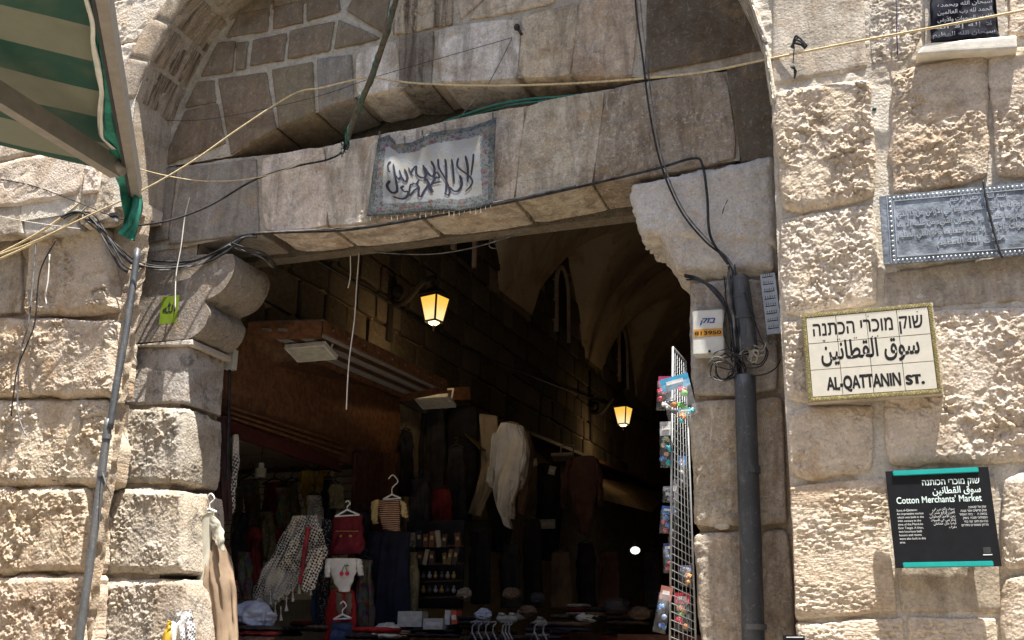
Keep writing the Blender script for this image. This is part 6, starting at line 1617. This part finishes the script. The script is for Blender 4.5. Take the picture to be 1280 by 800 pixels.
# ================================================================== WIRE RACK WITH TOYS
m_wire = plain('white_coated_wire', (.30, .31, .31), .4, .2, bmp=0)
wr = thing('wire_rack', 'tall white wire grid rack hanging in the doorway at the right jamb', 'rack', P(846, 800, .3))
n0, n1_, f0, f1 = P(841, 434, .22), P(837, 850, .16), P(857, 452, .40), P(872, 862, .40)
fr = MB(); fr.tube([n0, n1_], .006); fr.tube([f0, f1], .006); fr.tube([n0, f0], .006); fr.build('frame', m_wire, wr, smooth=True)
for k in range(1, 6):
    f = k / 6; MB().tube([n0 * (1 - f) + f0 * f, n1_ * (1 - f) + f1 * f], .0020, 5).build('upright_wire', m_wire, wr, smooth=True)
for k in range(1, 42):
    f = k / 42; MB().tube([n0 * (1 - f) + n1_ * f, f0 * (1 - f) + f1 * f], .0020, 5).build('cross_wire', m_wire, wr, smooth=True)
def toypack(name, label, px, py, w_, h_, y, card, blobs, tilt=0, clear=True):
    c = P(px, py, y); s_ = (P(px + 10, py, y) - c)[0] / 10; W2, H2 = w_ * s_ / 2, h_ * s_ / 2
    t = thing(name, label, 'toy pack', c); R = np.array(Matrix.Rotation(rad(tilt), 3, 'Y'))
    MB().box(c + R @ np.array([0, .01, H2 * .72]), (W2, .006, H2 * .30), R).build('header_card', plain('header_%02d%02d%02d' % tuple(int(v * 99) for v in card), card, .4, bmp=0), t)
    MB().box(c + R @ np.array([0, .004, H2 * .74]), (W2 * .6, .006, H2 * .08), R).build('header_print', mcard, t)
    rr = random.Random(px)
    for k, col in enumerate(blobs):
        u = (rr.random() - .5) * 1.2; v = .30 - 1.2 * (k + .5) / len(blobs)
        p = c + R @ np.array([u * W2, -.02 + rr.random() * .02, v * H2])
        rb = min(W2 * .62, H2 * .9 / max(2, len(blobs) * .6)); mt_ = MB()
        if k % 2 == 0:
            Rk = np.array(Matrix.Rotation(rr.uniform(-.9, .9), 3, 'Y')); mt_.box(p, (rb, rb * .5, rb * .32), Rk); mt_.box(p + Rk @ np.array([-rb * .1, 0, rb * .5]), (rb * .5, rb * .42, rb * .22), Rk)
            for wx_ in (-.55, .55): mt_.tube([p + Rk @ np.array([wx_ * rb, -rb * .55, -rb * .35]), p + Rk @ np.array([wx_ * rb, rb * .5, -rb * .35])], rb * .26, 8)
        else: mt_.ball(p, rb * .75, (1, .8, .8 + .4 * rr.random()), 10)
        mt_.build('toy', plain('toy_%02d%02d%02d' % tuple(int(q_ * 99) for q_ in col), col, .3, bmp=0), t, smooth=True)
    bag = MB(); n_ = 8; vs = []
    for i in range(n_ + 1):
        for j in range(n_ + 1):
            u, v = i / n_ * 2 - 1, j / n_ * 2 - 1
            vs.append(c + R @ np.array([u * W2 * 1.05, -.035 * (1 - u * u) * (1 - v * v) - .008 - .006 * rr.random(), -.15 * H2 + v * H2 * .85]))
    bag.add(vs, [(i * (n_ + 1) + j, (i + 1) * (n_ + 1) + j, (i + 1) * (n_ + 1) + j + 1, i * (n_ + 1) + j + 1) for i in range(n_) for j in range(n_)])
    bag.build('clear_bag', m_film, t)
    return t
m_film = plain('clear_plastic_film', (.8, .82, .85), .12, alpha=.10, bmp=0, spec=.8)
R_, G_, B2_, O_, T_, W_ = (.45, .03, .06), (.12, .42, .06), (.04, .14, .38), (.55, .20, .03), (.03, .32, .36), (.5, .5, .5)
toypack('toy_pack', 'large toy pack with light blue header card at the top of the rack', 848, 496, 36, 54, .12, (.05, .25, .42), [R_, G_, (.1, .1, .12), O_, G_, (.08, .08, .1), T_], -12)
toypack('toy_pack', 'pack with a red ball hanging behind the light blue one', 831, 492, 18, 44, .2, (.30, .04, .10), [R_, R_, W_], 4)
toypack('toy_pack', 'teal and orange toy pack at the lower edge of the top group', 856, 520, 16, 20, .1, (.1, .3, .33), [O_, T_], 0)
toypack('ball_net', 'net of small green and blue balls hanging below the top group', 833, 556, 15, 58, .2, W_, [(.25, .3, .1), (.5, .45, .4), T_, (.5, .3, .2), B2_, T_], 0)
toypack('toy_pack', 'grey cup shaped toy pack at mid height of the rack', 835, 618, 12, 20, .22, (.3, .32, .35), [W_, (.2, .22, .28)], 0)
toypack('toy_pack', 'red and blue toy car pack below the grey cups', 833, 650, 14, 34, .22, B2_, [B2_, R_, B2_, R_], 6)
toypack('toy_pack', 'red and navy toy pack two thirds down the rack', 835, 698, 11, 36, .22, (.05, .07, .2), [B2_, R_, R_], 0)
toypack('toy_pack', 'blue vehicle pack hanging askew near the bottom of the rack', 829, 762, 15, 56, .15, (.3, .12, .10), [B2_, (.2, .25, .4), B2_], 12)
toypack('toy_pack', 'dark grey pack half hidden behind the grid', 842, 640, 9, 80, .26, (.1, .1, .12), [(.08, .08, .1), (.12, .12, .15)], 4)
toypack('toy_pack', 'orange toy pack seen through the lower part of the grid', 857, 720, 14, 26, .36, (.1, .1, .2), [O_, O_], 0)
toypack('toy_pack', 'red and green toy pack seen through the grid near the bottom edge', 853, 765, 18, 46, .36, R_, [O_, G_, R_, O_], 0)
toypack('toy_pack', 'blue toy pack seen through the middle of the grid', 853, 590, 9, 40, .34, B2_, [W_, (.3, .3, .35)], 0)
# keffiyeh and yellow cloth at the bottom of the left jamb
g, t = garment('keffiyeh', 'white and black keffiyeh draped at the foot of the left jamb', 'keffiyeh', [(206, 764, 240, 763), (208, 780, 241, 780), (210, 850, 242, 850)], .36, c_kef2, .07, 3, .012)
g, t = garment('pennant', 'yellow cloth corner poking up beside the white keffiyeh', 'cloth', [(211, 775, 213, 778), (205, 790, 213, 792), (196, 830, 214, 830)], .28, cm('bright_yellow_cloth', (.55, .36, .05), .1), .03, 1, .004)
sn = thing('small_plate', 'edge of a small black plate at the very bottom beside the right jamb', 'plate', P(993, 806, -.02))
MB().box(P(993, 808, -.03), (.05, .006, .05)).build('plate', m_bk, sn); MB().bar(P(983, 796.5, -.04), P(1004, 796.5, -.04), .004, .004).build('rim', m_wt, sn)
# clip at the shop jamb
jb = thing('junction_box', 'small grey junction box on the inner edge of the left jamb', 'junction box', P(289, 450, .98))
MB().box(P(289, 450, .98), (.035, .03, .075)).build('case', m_box, jb); MB().tube([P(287, 462, .98), P(286, 520, .98), P(284, 600, .98)], .012, 6).build('conduit', mblack, jb)

# ================================================================== DENSE GOODS AT THE FOOT OF THE OPENING
rg = random.Random(11)
cols = [('black', c_black), ('charcoal', c_dgrey), ('dark patterned', c_multi), ('dark red', c_dred), ('brown', c_brown), ('greyish white', cm('greyish_white_cotton', (.30, .29, .28))), ('navy', cm('navy_dark_cotton', (.018, .02, .035))), ('plum', c_plum)]
spots = [('left of the red cardigan', 350, 400, 786, 802, 2.2), ('below the souvenir rack', 500, 590, 786, 800, 2.7), ('under the row of white hangers', 590, 690, 796, 806, 2.9), ('right of the white hangers', 690, 760, 770, 798, 3.4), ('beside the wire rack deep in the passage', 760, 825, 765, 795, 4.2)]
for nm_, x0_, x1_, y0_, y1_, yy_ in spots:
    x_ = x0_; k_ = 0
    while x_ < x1_:
        w_ = rg.uniform(16, 28); cn, cmat = cols[(k_ * 3 + int(x0_)) % len(cols)]
        pile(x_ + w_ / 2, rg.uniform(y0_, y1_), w_, yy_ + rg.uniform(-.15, .25), rg.choice([1, 2, 3]), cmat, '%s folded garments %s' % (cn, nm_), hpx=rg.uniform(4, 6), mats=[cmat, cols[(k_ + 2) % 5][1]])['group'] = 'folded garments heaped along the foot of the opening'
        x_ += w_ * .8; k_ += 1
# small crumpled items on the stall
for i, (px_, py_, w_, h_, m_, lb) in enumerate([
    (484, 786, 26, 12, c_on, 'crumpled white knitted piece heaped right of the blue romper'), (506, 792, 22, 10, c_stripe, 'crumpled striped piece in front of the pale grey box'),
    (604, 768, 18, 12, c_lblue, 'crumpled pale blue piece just above the white hangers'), (660, 764, 20, 12, c_brown, 'crumpled brown piece right above the rail end'),
    (640, 742, 20, 12, c_brown, 'crumpled brown cloth in the dark middle'), (672, 748, 16, 12, c_dgrey, 'crumpled grey cloth beside the brown one in the dark'),
    (580, 742, 16, 12, c_beige, 'small crumpled beige cloth at the foot of the souvenir rack'), (735, 772, 24, 10, c_on, 'small white crumpled cloth on the dark stall right of centre'),
    (770, 758, 34, 16, c_dgrey, 'dark crumpled bags on the deep stall under the glowing lamp'), (800, 766, 26, 14, c_brown, 'brown crumpled bags on the deep stall beside the wire rack')]):
    bundle(px_, py_, w_, h_, 2.5 + .12 * i, m_, lb)
# more clothes hanging in the shop depth
for i, (x0_, y0_, w_, h_, yy_, m_, nm_, lb) in enumerate([
    (298, 690, 14, 60, 2.5, c_multi, 'scarf', 'patterned scarf low beside the pale blue bundle'), (324, 640, 16, 60, 3.1, c_olive, 'scarf', 'olive flowered scarf behind the big keffiyeh'),
    (346, 610, 14, 50, 3.3, c_multi, 'scarf', 'patterned scarf in front of the red shawl'), (384, 620, 16, 40, 3.0, c_kef, 'scarf', 'checked scarf under the mustard scarves'),
    (412, 606, 14, 30, 3.0, c_olive, 'scarf', 'olive scarf above the maroon dress'), (448, 700, 16, 90, 2.6, c_multi, 'skirt', 'patterned skirt right of the baby bodysuit'),
    (510, 690, 10, 80, 2.9, c_olive, 'skirt', 'olive skirt squeezed left of the souvenir rack'), (392, 700, 12, 90, 2.4, c_blue, 'skirt', 'blue skirt left of the red cardigan'),
    (560, 560, 20, 90, 4.6, c_dgrey, 'jumper', 'charcoal jumper among the black trousers'), (500, 540, 14, 80, 4.2, c_black, 'jumper', 'black jumper beside the wooden shutter'),
    (292, 645, 16, 80, 2.9, c_dgrey, 'dress', 'charcoal dress hanging low by the left jamb'), (310, 660, 14, 70, 2.7, c_dred, 'dress', 'dark red dress hanging low left of the big keffiyeh'),
    (404, 600, 12, 60, 3.2, c_black, 'vest', 'black vest hanging under the mustard scarf'), (445, 640, 18, 60, 3.0, c_black, 'dress', 'black dress hanging between maroon dress and waistcoat'),
    (515, 600, 20, 80, 3.6, c_dgrey, 'jumper', 'charcoal jumper hanging above the souvenir rack'), (540, 612, 22, 64, 3.7, c_dred, 'jumper', 'dull red jumper hanging above the souvenir rack'),
    (588, 665, 22, 90, 3.9, c_black, 'dress', 'black dress hanging right of the souvenir rack'), (625, 680, 24, 80, 4.6, c_dgrey, 'dress', 'charcoal dress hanging under the white shirt'),
    (655, 650, 20, 110, 5.0, c_black, 'dress', 'long black dress hanging right of the white shirt'), (690, 690, 22, 70, 5.4, c_brown, 'dress', 'brown dress hanging below the plum tunic'),
    (722, 680, 20, 80, 5.8, c_black, 'dress', 'black dress hanging low right of the brown dress'), (750, 690, 22, 70, 6.4, c_plum, 'dress', 'plum dress hanging left of the glowing white lamp'),
    (806, 690, 18, 66, 6.8, c_dgrey, 'dress', 'charcoal dress hanging right of the glowing white lamp')]):
    g, t = garment(nm_, lb, nm_, [(x0_, y0_, x0_ + w_, y0_), (x0_ - 2, y0_ + h_ * .3, x0_ + w_ + 2, y0_ + h_ * .3), (x0_ - 1, y0_ + h_, x0_ + w_ + 3, y0_ + h_)], yy_, m_, .09, 3, .022, nu=18, nv=22)
    hanger(x0_ + w_ / 2, y0_ - 5, yy_, w_ * .9, t, mhangd, 8)
